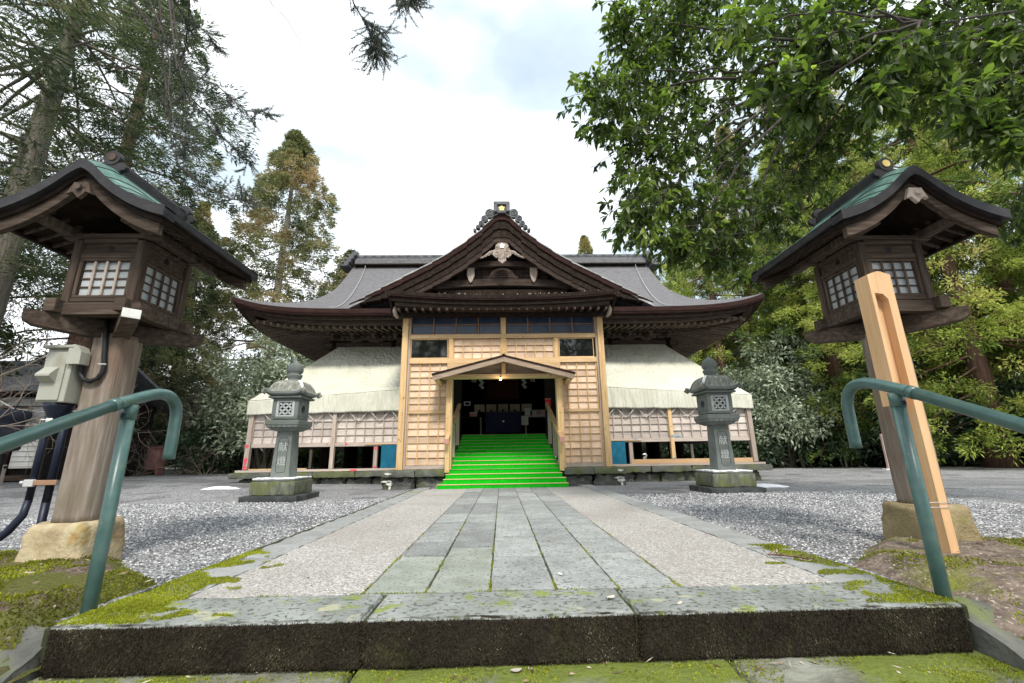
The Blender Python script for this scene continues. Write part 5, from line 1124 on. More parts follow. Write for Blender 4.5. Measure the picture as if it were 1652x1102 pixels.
# ------------------------------------------------------------------ wooden lamp posts with copper roofs
def lamp_post(loc, label, stone_mat, mirror, wood_end):
    t_ = thing('lantern_post', label, 'lantern', loc, 0, 'wooden lantern posts at the head of the steps')
    P, Fq = slab_mesh(-.205, .205, -.205, .205, -.12, .255, 7+mirror, .022, .007, .03)
    f_ = 1-.12*np.clip((P[:, 2])/.255, 0, 1); P[:, :2] *= f_[:, None]; link('base_stone', gridmesh('base_stone', P, Fq, stone_mat, smooth=True), t_)
    b = MB(); zz = np.linspace(.25, 1.60, 30); n = 8; V = []
    hw = .112; cz = .02
    prof8 = [(-hw+cz, -hw), (hw-cz, -hw), (hw, -hw+cz), (hw, hw-cz), (hw-cz, hw), (-hw+cz, hw), (-hw, hw-cz), (-hw, -hw+cz)]
    for z in zz:
        for x_, y_ in prof8: V.append((x_*(1+.02*mnoise.noise(Vector((x_*9, z*2, mirror)))), y_*(1+.02*mnoise.noise(Vector((y_*9, z*2, 5+mirror)))), z))
    b.add(V, [[i*8+j, i*8+(j+1) % 8, (i+1)*8+(j+1) % 8, (i+1)*8+j] for i in range(29) for j in range(8)]+[list(range(8))[::-1], [29*8+j for j in range(8)]]); b.build('post', m['postwood'], t_, True)
    # crossed arms with upcurved undersides
    for ax in (0, 1):
        L_ = .53; pl = [(-L_, 1.70), (-L_, 1.635), (-L_+.05, 1.60), (-.25, 1.575), (-.12, 1.565), (.12, 1.565), (.25, 1.575), (L_-.05, 1.60), (L_, 1.635), (L_, 1.70)]
        if ax: pl = [(a_, z-.0025) for a_, z in pl]
        b = MB(); b.prism(pl, -.05, .05, 1 if ax == 0 else 0); b.build('cross_arm', m['oldwood_x'], t_, rot=(0, 0, math.pi/4))
    if wood_end: MB().bx(-.052, .052, -.537, -.5285, 1.632, 1.699, .003).build('arm_end_paint', m['whitewood'], t_, rot=(0, 0, math.pi/4))
    # floor frame with crossed noses
    for s_ in (-1, 1):
        MB().bx(-.345, .345, s_*.245-.04, s_*.245+.04, 1.69, 1.785, .004).build('floor_beam', m['oldwood_x'], t_)
        MB().bx(s_*.245-.04, s_*.245+.04, -.345, .345, 1.7025, 1.80, .004).build('floor_beam', m['oldwood_x'], t_)
    MB().bx(-.2, .2, -.2, .2, 1.705, 1.73, .003).build('floor_board', m['dark'], t_)
    for sx in (-1, 1):
        for sy in (-1, 1): MB().bx(*sorted((sx*.264, sx*.205)), *sorted((sy*.264, sy*.205)), 1.79, 2.30, .005).build('corner_post', m['oldwood'], t_)
    # four walls
    for k in range(4):
        R = rotz(k*math.pi/2); fr_ = thing('tmp', 'x', 'x'); del fr_['label']; del fr_['category']; fr_.name = 'window_wall'; fr_.parent = t_; fr_.rotation_euler = (0, 0, k*math.pi/2)
        def q(n_, mt, *a_): return MB().bx(*a_, .003).build(n_, mt, fr_)
        q('top_rail', m['oldwood_x'], -.204, .204, -.255, -.215, 2.155, 2.195); q('top_panel', m['oldwood_x'], -.204, .204, -.242, -.228, 2.196, 2.275)
        q('head_beam', m['oldwood_x'], -.204, .204, -.258, -.212, 2.276, 2.315)
        q('bottom_rail', m['oldwood_x'], -.204, .204, -.255, -.215, 1.80, 1.832)
        q('sash_top', m['oldwood_x'], -.204, .204, -.250, -.222, 2.130, 2.153); q('sash_bottom', m['oldwood_x'], -.204, .204, -.250, -.222, 1.834, 1.855)
        for sx in (-1, 1): q('sash_stile', m['oldwood'], *sorted((sx*.203, sx*.175)), -.250, -.222, 1.856, 2.129)
        q('paper_pane', m['paper'], -.174, .174, -.226, -.220, 1.856, 2.129)
        for i in (1, 2, 3):
            x_ = -.175+.35*i/4; q('lattice_bar', m['greypine'] if k == 0 and not mirror else m['oldwood'], x_-.009, x_+.009, -.248, -.236, 1.856, 2.129)
            z_ = 1.856+.273*i/4; q('lattice_bar', m['oldwood_x'], -.174, .174, -.2355, -.2275, z_-.006, z_+.006)
        plum(.028, -.2425, (0, 2.235), m['black'], fr_, 'plum_cutout', thick=.003)
    # roof beams running front to back, rafters, soffit
    for sx in (-1, 1): MB().bx(sx*.30-.04, sx*.30+.04, -.50, .50, 2.325, 2.385, .004).build('purlin', m['oldwood'], t_)
    MB().bx(-.36, .36, -.27, -.21, 2.316, 2.352, .004).build('cross_beam', m['oldwood_x'], t_); MB().bx(-.36, .36, .21, .27, 2.316, 2.352, .004).build('cross_beam', m['oldwood_x'], t_)
    rx = np.array([0, .03, .08, .16, .26, .38, .50, .60, .645]); rz_ = np.array([2.765, 2.755, 2.715, 2.635, 2.555, 2.48, 2.425, 2.392, 2.382])
    xx = np.linspace(0, .645, 22); zz = np.interp(xx, rx, rz_); zz[1:-1] = np.convolve(zz, [.25, .5, .25], 'valid'); X2 = np.concatenate([-xx[::-1], xx[1:]]); Z2 = np.concatenate([zz[::-1], zz[1:]])
    yy_ = np.unique(np.round(np.concatenate([-np.linspace(.60, .30, 9), np.linspace(-.3, .3, 5), np.linspace(.30, .60, 9)]), 4)); ny_ = len(yy_)
    lift = .088*(1-np.clip((np.abs(yy_)-.30)/.30, 0, 1)**2)[None]*(1-np.abs(X2)/.645).clip(0, 1)[:, None]**.55
    P = np.zeros((len(X2), ny_, 3)); P[..., 0] = X2[:, None]; P[..., 1] = yy_[None]; P[..., 2] = Z2[:, None]+lift
    MB().sheet(P[:, ::-1], .012, 0, 1).build('copper_roof', [m['copper'], m['copper_dark']], t_, True)
    for i in range(3, len(X2)-3, 3):        # standing seams across the copper
        if abs(X2[i]) < .05: continue
        MB().tube([(X2[i]-math.copysign(.03*(1-abs(k_))*0, X2[i]), y_, P[i, k_, 2]+.003) for k_, y_ in enumerate(yy_)], .0032, 4).build('copper_seam', m['copper_dark'], t_)
    def swept(name, mt, y0, y1, t0, t1, xm):
        sel = np.abs(X2) <= xm+1e-6; n = sel.sum(); x_ = X2[sel]; z_ = Z2[sel]; b = MB()
        V = np.concatenate([np.stack([x_, np.full(n, y0), z_-t0], 1), np.stack([x_, np.full(n, y0), z_-t1], 1), np.stack([x_, np.full(n, y1), z_-t1], 1), np.stack([x_, np.full(n, y1), z_-t0], 1)])
        F = [[a_*n+i, c_*n+i, c_*n+i+1, a_*n+i+1] for i in range(n-1) for a_, c_ in ((0, 1), (1, 2), (2, 3), (3, 0))]+[[0, 3*n, 2*n, n], [n-1, 2*n-1, 3*n-1, 4*n-1]]
        b.add(V, F); b.build(name, mt, t_)
    for s_ in (-1, 1):
        ya, yb = sorted((s_*.606, s_*.50)); swept('gable_edge', m['copper_dark'], ya, yb, -.004, .074, .645)
        ya, yb = sorted((s_*.565, s_*.50)); swept('gable_edge', m['dark'], ya, yb, .0785, .115, .62)
        ya, yb = sorted((s_*.545, s_*.505)); swept('bargeboard', m['oldwood_x'], ya, yb, .116, .20, .60)
        b = MB(); pl = [(-.05, 2.59), (-.085, 2.50), (-.045, 2.515), (0, 2.465), (.045, 2.515), (.085, 2.50), (.05, 2.59)]; b.prism(pl, *sorted((s_*.575, s_*.548)), 1); b.tube([(0, s_*.575, 2.545), (0, s_*.595, 2.545)], .02, 8)
        swirl(b, 0, 2.545, .03, s_*.578, 0, 1.2, 1, .005); b.build('gable_pendant', m['greypine'] if mirror else m['oldwood'], t_)
    for sx in (-1, 1):                   # eave edge boards along the sides, and soffit slopes
        MB().bx(*sorted((sx*.647, sx*.60)), -.60, .60, 2.325, 2.372, .006).build('eave_edge', m['copper_dark'], t_)
        MB().bx(*sorted((sx*.612, sx*.575)), -.54, .54, 2.295, 2.324, .004).build('eave_edge', m['dark'], t_)
        Pq = np.array([[[sx*.60, y_, 2.338], [sx*.45, y_, 2.385], [sx*.25, y_, 2.47], [sx*.02, y_, 2.60]] for y_ in (-.5, .5)]); b = MB(); b.sheet(Pq, .01); b.build('soffit', m['dark'], t_)
        for i in range(9):
            y_ = -.44+.11*i; MB().beam((sx*.59, y_, 2.318), (sx*.28, y_, 2.435), .022, .025, .002).build('rafter', m['oldwood'], t_)
    # ridge
    MB().bx(-.05, .05, -.36, .36, 2.80, 2.895, .006).build('ridge_box', m['copper_dark'], t_); MB().tube([(0, -.39, 2.915), (0, .39, 2.915)], .028, 10).build('ridge_roll', m['copper_dark'], t_, True)
    for s_ in (-1, 1):
        b = MB(); b.tube([(0, s_*.405, 2.925), (0, s_*.365, 2.925)], .062, 16); b.bx(-.085, .085, *sorted((s_*.40, s_*.365)), 2.80, 2.89, .01)
        for sx in (-1, 1): b.tube([(sx*.09, s_*.402, 2.845), (sx*.09, s_*.368, 2.845)], .03, 10)
        on = b.build('ridge_end_ornament', m['copper_dark'], t_)
        b = MB(); b.tube([(0, s_*.406, 2.93), (0, s_*.412, 2.93)], .032, 14); b.build('crest', m['gold'] if mirror else m['oldwood'], on)
    return t_
lamp_post((-2.985, 3.375, 0), 'wooden lantern post with copper roof left of the steps, meter box on its side', m['yellowstone'], 0, True)
lamp_post((3.185, 3.44, 0), 'wooden lantern post with copper roof right of the steps, behind the new timber', m['yellowstone_brown'], 1, False)

# electrical box with conduits on the left post
eb_ = thing('meter_box', 'beige steel electrical box with dark conduits fixed beside the left lantern post', 'electrical box', (-3.225, 3.27, .09))
def ebb(n_, mt, b, smooth=False): return b.build(n_, mt, eb_, smooth)
ebb('box_body', m['beige'], MB().bx(-.115, .105, -.08, .10, 1.00, 1.40, .006)); ebb('box_door', m['beige'], MB().bx(-.105, .065, -.092, -.081, 1.015, 1.375, .005))
ebb('rain_hood', m['beige'], MB().bx(-.135, .12, -.115, .11, 1.401, 1.425, .008))
b = MB(); b.prism([(-.092, 1.26), (-.155, 1.20), (-.155, 1.185), (-.092, 1.14)], -.095, .02, 0); ebb('vent_hood', m['beige'], b)
b = MB(); b.prism([(-.02, 1.28), (-.02, 1.42), (.02, 1.43), (.06, 1.41), (.085, 1.37), (.09, 1.28)], -.11, -.02, 1)
o = ebb('cable_entry_hood', m['beige'], b); o.location = (.10, 0, .0)
for x_, y_, r_ in ((-.07, .02, .025), (.05, .04, .028)): ebb('conduit', m['navy'], MB().tube([(x_, y_, 1.02), (x_, y_, .30)], r_, 12), True)
ebb('conduit_funnel', m['navy'], MB().lathe([(.10, 1.0), (.095, .97), (.06, .90), (.04, .86)][::-1], 14, (-.01, .02, 0)), True)
ebb('flexible_conduit', m['navy'], MB().tube([(-.07, .02, .32), (-.075, .01, .22), (-.12, -.03, .12), (-.20, -.08, .03), (-.25, -.10, -.10)], [.025, .027, .029, .029, .029], 12), True)
ebb('conduit', m['navy'], MB().tube([(.05, .04, .32), (.05, .04, -.2)], .028, 12), True)
ebb('clamp_strap', m['brownframe'], MB().bx(-.04, .14, -.012, .0, .42, .455, .003)); ebb('clamp', m['steel'], MB().bx(-.11, -.035, -.02, .01, .41, .46, .004)); ebb('clamp_bolt', m['steel'], MB().tube([(-.135, -.01, .44), (-.11, -.01, .44)], .012, 8))
ebb('label_tag', m['whitewood'], MB().bx(-.04, .01, -.035, -.018, .82, .89, .003)); ebb('tie_wire', m['rope'], MB().tube([(-.10, -.02, .83), (-.06, -.05, .88), (0, -.055, .875), (.04, -.04, .84), (0, -.05, .82), (-.08, -.04, .81)], .004, 5), True)
pc_ = thing('power_cable', 'black cable running down the left lantern post into the grey box', 'cable', (-2.985, 3.375, 1.5))
MB().tube([(-.005, -.13, .20), (.012, -.135, .06), (.035, -.135, -.09), (.05, -.135, -.16), (.048, -.135, -.21), (.025, -.137, -.255), (-.02, -.138, -.275), (-.07, -.138, -.262), (-.105, -.135, -.225), (-.118, -.13, -.17), (-.118, -.125, -.10)], .0165, 12).build('cable', m['black'], pc_, True)
MB().tube([(.02, -.152, -.15), (.075, -.152, -.152)], .006, 6).build('clip', m['steel'], pc_)

# new timber post leaning by the right lantern
tpz = thing('grooved_timber_post', 'fresh planed timber post with a long groove standing before the right lantern', 'post', (2.723, 2.928, .009)); tpz.scale = (.957, .957, .957)
b = MB(); hw = .088; d_ = .10
# back plate + two cheeks, chamfered head
def outl(x0, x1): return [(x0, 0), (x1, 0), (x1, 1.94), (x1 if abs(x1) < .08 else x1, 1.94)]
b.prism([(.018, 0), (hw, 0), (hw, 1.945), (0, 1.975), (-hw, 1.945), (-hw, .97), (.018, .97)], -.01, .05, 1); b.build('back_board', m['cedarpost'], tpz)
b = MB(); b.prism([(.030, 0), (hw, 0), (hw, 1.945), (.030, 1.965)], -.075, -.011, 1); b.build('cheek', m['cedarpost'], tpz)
b = MB(); b.prism([(-hw, .97), (-.062, .97), (-.062, 1.954), (-hw, 1.945)], -.075, -.011, 1); b.build('cheek', m['cedarpost'], tpz)
b = MB(); b.prism([(-.0615, 1.80), (.0, 1.79), (.0295, 1.75), (.0295, 1.967), (0, 1.974), (-.0615, 1.956)], -.075, -.011, 1); b.build('head_block', m['cedarpost'], tpz)
for z_ in (.30, .33): MB().tube([(-.10, -.085, z_), (.10, -.085, z_), (.12, .0, z_+.004)], .0022, 5).build('binding_wire', m['steel'], tpz, True)

# ------------------------------------------------------------------ green handrails
def handrail(x, y0, label, top_y, hook):
    t_ = thing('steel_handrail', label, 'handrail', (x, y0, 0), 0, 'green steel handrails at the head of the steps')
    MB().tube([(0, 0, -.3), (0, 0, .89)], .0295, 20).build('upright', m['green'], t_, True)
    pts = [(0, -.08, .925), (0, .06, .977), (0, .14, 1.003), (0, .20, 1.012), (0, .26, 1.002), (0, .305, .965), (0, .325, .91), (0, .328, .84), (0, .328, .66)]
    P = np.array(pts); Q = []
    for i in range(len(P)-1):
        for s_ in np.linspace(0, 1, 4, endpoint=False):
            p0, p1, p2, p3 = P[max(i-1, 0)], P[i], P[i+1], P[min(i+2, len(P)-1)]
            Q.append(.5*((2*p1)+(-p0+p2)*s_+(2*p0-5*p1+4*p2-p3)*s_*s_+(-p0+3*p1-3*p2+p3)*s_**3))
    Q.append(P[-1]); MB().tube(Q, .0295, 20).build('curved_end', m['green'], t_, True)
    MB().tube([(0, -.085, .9235), (0, -1.8, .15)], .0285, 20).build('sloping_rail', m['green'], t_, True)
    MB().tube([(0, -.11, .912), (0, -.075, .927)], .0315, 20).build('joint_sleeve', m['green'], t_, True)
    MB().tube([(0, .0, .86), (0, .0, .93)], .0335, 16).build('cap_collar', m['green'], t_, True)
    MB().tube([(0, -.035, .885), (0, -.035, .865)], .010, 8).build('bolt', m['navy'], t_)
handrail(-1.885, 2.275, 'green steel handrail left of the steps, hooked end by the meter box', 0, 1)
handrail(2.015, 2.18, 'green steel handrail right of the steps, crossing the new timber post', 0, 1)

# ------------------------------------------------------------------ small things
eb_.scale = (.88, .88, .98)
bx_ = thing('red_cabinet', 'faded red metal cabinet on legs at the far left of the gravel yard', 'cabinet', (-15.3, 20.3, -.03))
MB().bx(-.36, .36, -.25, .25, .32, 1.25, .01).build('body', m['redbox'], bx_); MB().bx(-.40, .40, -.32, .28, 1.252, 1.30, .01).build('top', m['redbox'], bx_)
for x_ in (-.30, .30): MB().bx(x_-.05, x_+.05, -.2, .2, 0, .319, .005).build('leg', m['redbox'], bx_)
gb_ = thing('grey_trough', 'low grey stone trough capped with snow beside the red cabinet', 'trough', (-14.3, 20.4, -.03)); MB().bx(-.38, .38, -.3, .3, 0, .34, .02).build('trough', m['concrete'], gb_); MB().bx(-.36, .36, -.28, .28, .342, .40, .03).build('snow_cap', m['snow'], gb_)
lg = thing('timber_kerb', 'low dark timber edging left of the hall by the shrubs', 'kerb', (-12.9, 20.6, -.03)); MB().bx(-1.2, 1.0, -.1, .1, 0, .16, .02).build('plank', m['darkbrown'], lg); MB().bx(.1, .7, -.08, .08, .162, .20, .02).build('snow_cap', m['snow'], lg)
yp = thing('yellow_notice', 'small pale yellow notice on a thin stake at the wood edge', 'sign', (15.6, 20.2, -.1)); MB().bx(-.03, .03, -.03, .03, 0, .95, .004).build('stake', m['greypine'], yp); MB().bx(-.20, .20, -.05, -.035, .95, 1.22, .004).build('board', m['yellow'], yp)
sp = thing('pink_stake', 'tall faded pink stake beyond the right lantern post', 'stake', (14.95, 17.2, -.1)); MB().bx(-.05, .05, -.05, .05, 0, 1.35, .01).build('pole', m['pinkpale'], sp); MB().bx(-.2, .12, -.1, .1, -.02, .04, .01).build('foot', m['white'], sp)

# ------------------------------------------------------------------ building at the far left
bd = thing('side_building', 'dark wooden building with grey tiled roof at the left edge', 'building', (-16.5, 15.6, 0)); BO = np.array([-16.5, 15.6, 0])
def bb(b, n_, mt, smooth=False, parent=None):
    for i in range(len(b.v)): b.v[i] = b.v[i]-BO
    return b.build(n_, mt, parent or bd, smooth)
ex, wx = -14.9, -21.0; yf = 14.6
bb(MB().bx(wx, ex-.55, yf+.6, 20, .1, 3.0), 'back_wall', m['darkint'])
bb(MB().bx(wx, ex, yf+.3, yf+.5, 2.50, 2.78), 'beam', m['plaster']); bb(MB().bx(wx, ex, yf+.25, yf+.5, .12, .28), 'sill', m['darkbrown'])
bb(MB().bx(-15.95, -15.05, yf+.45, yf+.55, .5, 2.48), 'plaster_wall', m['plaster'])
for i in range(12): bb(MB().bx(-15.94, -15.06, yf+.43, yf+.448, .55+.16*i, .56+.16*i, .002), 'board_line', m['greypine_x'])
for x_ in (-19.5, -17.9, -16.1, -14.95): bb(MB().bx(x_-.08, x_+.08, yf+.28, yf+.46, .28, 2.5), 'post', m['darkbrown'])
dr = bb(MB().bx(-17.8, -16.2, yf+.5, yf+.56, .3, 2.48), 'sliding_door', m['dark'])
bb(MB().bx(-17.35, -16.75, yf+.485, yf+.499, 1.45, 2.0), 'lattice_window', m['paper'])
for i in range(7):
    bb(MB().beam((-17.35+.1*i, yf+.48, 1.45), (-17.35+.1*i-.0, yf+.48, 2.0), .012, .012, .001), 'lattice_bar', m['dark']); 
    if i < 6: bb(MB().bx(-17.35, -16.75, yf+.470, yf+.478, 1.47+.09*i, 1.485+.09*i, .001), 'lattice_bar', m['dark'])
n = 60; P = np.zeros((30, 8, 3))
for j in range(8):
    t_ = j/7; P[:, j, 0] = np.linspace(wx-.5, ex+.35, 30); P[:, j, 1] = yf-.35+3.2*t_; P[:, j, 2] = 2.92+1.45*t_**1.1
b = MB(); b.sheet(P, .12); bb(b, 'roof_bed', m['darkbrown'])
b = MB()
for i in range(34):          # tile rolls and courses
    x_ = wx-.45+i*(ex+.3-wx+.45)/33; b.tube([(x_, yf-.38+3.2*t_, 2.96+1.45*t_**1.1) for t_ in np.linspace(0, 1, 6)], .055, 6)
o = bb(b, 'tile_roll', m['tile_dark'], True); o['kind'] = 'stuff'
b = MB()
for j in range(16):
    t_ = j/15; b.beam((wx-.48, yf-.37+3.2*t_, 2.94+1.45*t_**1.1), (ex+.33, yf-.37+3.2*t_, 2.94+1.45*t_**1.1), .22, .035, .008, up=(0, -.45, 1))
o = bb(b, 'tile_course', m['tile_dark']); o['kind'] = 'stuff'
bb(MB().tube([(wx-.5, yf+2.85, 4.45), (ex+.4, yf+2.85, 4.45)], .16, 10), 'ridge_tile', m['tile_dark'], True)
b = MB(); P2 = P.copy(); P2[..., 1] = 2*(yf+2.85)-P2[..., 1]; b.sheet(P2[:, ::-1], .12); bb(b, 'roof_bed', m['tile_dark'])
rl = thing('wooden_rail', 'low greyed wooden rail with slats in front of the left building', 'fence', (-14.6, 13.6, 0))
MB().bx(-1.6, .1, -.05, .05, .50, .60, .01).build('top_rail', m['greypine_x'], rl, rot=(0, 0, 0))
for z_ in (.12, .26, .40): MB().bx(-1.5, .0, -.02, .02, z_, z_+.06, .004).build('slat', m['darkbrown'], rl)
for x_ in (-1.55, .05): MB().bx(x_-.05, x_+.05, -.052, .052, -.06, .62, .008).build('post', m['greypine'], rl)
hc = thing('rolled_dark_cover', 'rolled dark padded cover hanging at the left edge below the tiled roof', 'rolled cover', (-12.95, 12.0, 0))
b = MB(); b.lathe([(.05, .95), (.26, .98), (.30, 1.02), (.30, 1.10), (.25, 1.12), (.27, 1.3), (.265, 1.5), (.27, 1.72), (.33, 1.78), (.36, 1.92), (.33, 2.0), (.05, 2.06)], 20); b.build('roll', m['jacket'], hc, True)
MB().tube([(0, 0, 2.0), (0, .1, 2.35), (-.6, 2.4, 2.75)], .015, 6).build('hanging_cord', m['black'], hc)
MB().bx(-.05, .05, -.05, .05, -.1, .97, .01).build('stand_pole', m['black'], hc)
MB().tube([(-3.2, 2.2, 2.75), (-2.2, 2.0, 2.30), (-1.2, 2.0, 2.18), (-.4, 2.2, 2.22)], .02, 6).build('drooping_hose', m['rope'], hc, True)

#TREES
# ------------------------------------------------------------------ trees
def trunk_mesh(H, r0, mt, seed, lean=.02, n=10, seg=12, name='trunk', flare=1.5, top=.12):
    t_ = np.linspace(0, 1, seg); r = np.random.default_rng(seed); w = np.cumsum(r.normal(size=(seg, 2))*lean*H/seg, 0); w -= w[0]
    P = np.stack([w[:, 0], w[:, 1], t_*H-.1], 1); rad = r0*(top+(1-top)*(1-t_)**.8)*(1+(flare-1)*np.exp(-t_*H/.5))
    b = MB(); b.tube(P, rad, n); return b.mesh(name, mt, True), P, rad
def limb_mesh(paths, mt, name='limb', n=5):
    b = MB()
    for P, r0, r1 in paths: b.tube(P, np.linspace(r0, r1, len(P)), n, False)
    return b.mesh(name, mt, True)
def conifer(H, R, zb, nc, nb, bl_, bw, seed, mt, tmt, r0, shape='cone', droop=.25, puff=.55, tipbias=.5, ragged=.35, flat=.8, lean=.02):
    """cedar/cypress/fir: trunk, limbs, and a crown of many small needle sprays in clumps on the limbs"""
    r = np.random.default_rng(seed); tm, TP, TR = trunk_mesh(H*.97, r0, tmt, seed, lean)
    u = r.random(nc)**1.1; z = zb+(H-zb)*u
    if shape == 'cone': Rz = R*(1-u)**.75*(.75+.25*np.minimum(1, u*6))
    elif shape == 'column': Rz = R*np.minimum(1, (1-u)*2.4)**.7*(.7+.3*np.minimum(1, u*5))
    else: Rz = R*np.sqrt(np.clip(1-((u-.42)/.60)**2, .02, 1))
    az = r.random(nc)*2*np.pi; lump = 1+ragged*np.array([mnoise.noise(Vector((math.cos(a_)*1.3+seed, math.sin(a_)*1.3, z_*.35))) for a_, z_ in zip(az, z)])*1.6
    rad = Rz*lump*(1-.55*r.random(nc)**2.2)
    tx = np.interp(z, TP[:, 2], TP[:, 0]); tyy = np.interp(z, TP[:, 2], TP[:, 1])
    C = np.stack([tx+rad*np.cos(az), tyy+rad*np.sin(az), z-droop*rad], 1)
    size = puff*(.6+.8*r.random(nc))*(.6+.4*np.clip((H-z)/(H*.3), 0, 1))
    out_ = np.stack([np.cos(az), np.sin(az), np.full(nc, .25-droop)], 1)
    cl_t = np.clip(.45+.75*np.array([mnoise.noise(Vector((c[0]*.5, c[1]*.5, c[2]*.4+seed))) for c in C])+r.normal(size=nc)*.13, 0, 1)
    k = np.repeat(np.arange(nc), nb); n = len(k); dirn = unit(r.normal(size=(n, 3))*[1, 1, flat]+out_[k]*.5)
    base = C[k]+dirn*(size[k]*r.random(n)**.5*.75)[:, None]*[1, 1, .7]
    D = unit(dirn*.7+out_[k]*.6+r.normal(size=(n, 3))*.35+[0, 0, .05])
    tint = np.clip(cl_t[k]+r.normal(size=n)*.12, 0, 1)
    V, F, t = blades(base, D, bl_*(.6+.8*r.random(n)), bw*(.7+.6*r.random(n)), droop=.12, tint=tint, seed=seed)
    crown = gridmesh('crown', V, F, mt, t)
    paths = []
    for i in r.choice(nc, min(nc, 90), replace=False):
        zb_ = z[i]+.15*rad[i]; p0 = np.array([np.interp(zb_, TP[:, 2], TP[:, 0]), np.interp(zb_, TP[:, 2], TP[:, 1]), zb_]); p1 = C[i]; md = (p0+p1)/2+[0, 0, .06*rad[i]]
        paths.append((np.array([p0, md, p1]), .018+.012*rad[i], .008))
    return crown, tm, limb_mesh(paths, tmt, 'limbs', 4)
def put_tree(meshes, name, label, loc, s=1, rz=0, group=None, cat='tree'):
    t_ = thing(name, label, cat, loc, rz, group); t_.scale = (s, s, s) if isinstance(s, (int, float)) else s
    for me, nm in zip(meshes, ('crown', 'trunk', 'limbs')):
        if me is not None: link(nm, me, t_, kind='stuff' if nm == 'limbs' else None)
    return t_
# right-hand cedars, yellow-green
ced = [conifer(23, 3.9, 1.4, 980, 100, .18, .055, 11, m['cedarleaf'], m['redtrunk'], .42), conifer(20, 4.3, 1.2, 980, 100, .18, .055, 23, m['cedarleaf'], m['redtrunk'], .38, shape='round', droop=.3),
       conifer(25, 3.8, 3.0, 900, 100, .18, .055, 37, m['cedarleaf_tan'], m['redtrunk'], .45)]
RT = [(19.6, 17.3, 1, 1.0, 'cedar with a thick red trunk at the right edge of the yard', 1.2), (16.9, 21.5, 0, .98, 'yellow-green cedar just right of the right lantern post', .3),
      (13.3, 25.5, 1, .80, 'bushy cedar behind the right end of the hall roof', 2.2), (10.6, 29.0, 2, .60, 'tan-tipped cedar rising behind the right roof ridge', 4.0),
      (21.0, 23.5, 2, 1.05, 'tall tan-tipped cedar behind the right lantern roof', 5.0), (17.3, 28.0, 2, 1.0, 'tan-tipped cedar between the hall corner and right lantern', .9),
      (25.5, 20.0, 0, 1.08, 'tall cedar behind the red-trunked one', 2.9), (24.0, 12.0, 0, 1.0, 'cedar filling the far right edge', 3.6), (6.3, 29.5, 2, .66, 'small tan cedar top peeping over the hall ridge', 1.9),
      (22.5, 30.0, 0, 1.1, 'tall back-row cedar on the right', 4.4), (28.5, 27.0, 1, 1.2, 'broad back-row cedar at far right', .2), (14.6, 31.5, 0, .85, 'back-row cedar behind the hall corner', 3.2), (31, 16.5, 1, 1.1, 'broad cedar beyond the right lantern eaves', 5.1)]
for x_, y_, k, s_, lb_, rz in RT: put_tree(ced[k], 'cedar_tree', lb_, (x_, y_, -.1), s_, rz, 'cedars along the right side of the yard')
# left side: tall cypress, dark cedar, big fir and others
m['cypleaf'] = leafmat('cypress_spray_dull', [(0, (.06, .08, .035)), (.38, (.17, .20, .08)), (.68, (.32, .32, .14)), (1, (.50, .38, .20))], trans=.35)
cyp = conifer(22.6, 4.9, 2.5, 1150, 84, .22, .062, 51, m['cypleaf'], m['palebark'], .36, droop=.1, ragged=.75, puff=.55)
put_tree(cyp, 'cypress_tree', 'tall pointed cypress with tan tips left of the shrine roof', (-13.9, 26, -.1), 1.0, .4)
slim = conifer(16, 2.3, 2.5, 480, 80, .20, .055, 61, m['cypleaf'], m['barktrunk'], .30, shape='column')
put_tree(slim, 'cypress_tree', 'slim dark conifer between the tall cypress and the hall roof', (-10.1, 27.5, -.1), .90, 1.0)
put_tree(slim, 'cypress_tree', 'slim conifer behind the left lantern eaves', (-17.9, 24.5, -.1), .92, 2.2)
put_tree(ced[2], 'cedar_tree', 'tan-tipped cedar left of the tall cypress', (-19.6, 26.5, -.1), .70, 1.1)
dk = conifer(27, 3.9, 2.5, 560, 110, .20, .06, 71, m['firleaf'], m['redtrunk'], .5, shape='column', droop=.3, ragged=.4)
put_tree(dk, 'cedar_tree', 'huge dark cedar rising behind the left lantern roof', (-17.9, 18.4, -.1), 1.0, .5)
fir = conifer(19, 4.2, 6.0, 900, 90, .22, .028, 81, m['firleaf'], m['barktrunk'], .50, shape='round', droop=.28, puff=.75, ragged=.5, flat=.35)
put_tree(fir, 'fir_tree', 'large fir with pale grey trunk above the left lantern', (-14.3, 11.7, -.1), 1.0, .2)
put_tree(fir, 'fir_tree', 'dark fir with high crown at the far left edge', (-21.5, 13.6, -.1), .78, 4.0)
put_tree(slim, 'cypress_tree', 'dark conifer seen beyond the open foot of the left wing', (-8.6, 27, -.1), .45, 4.1)
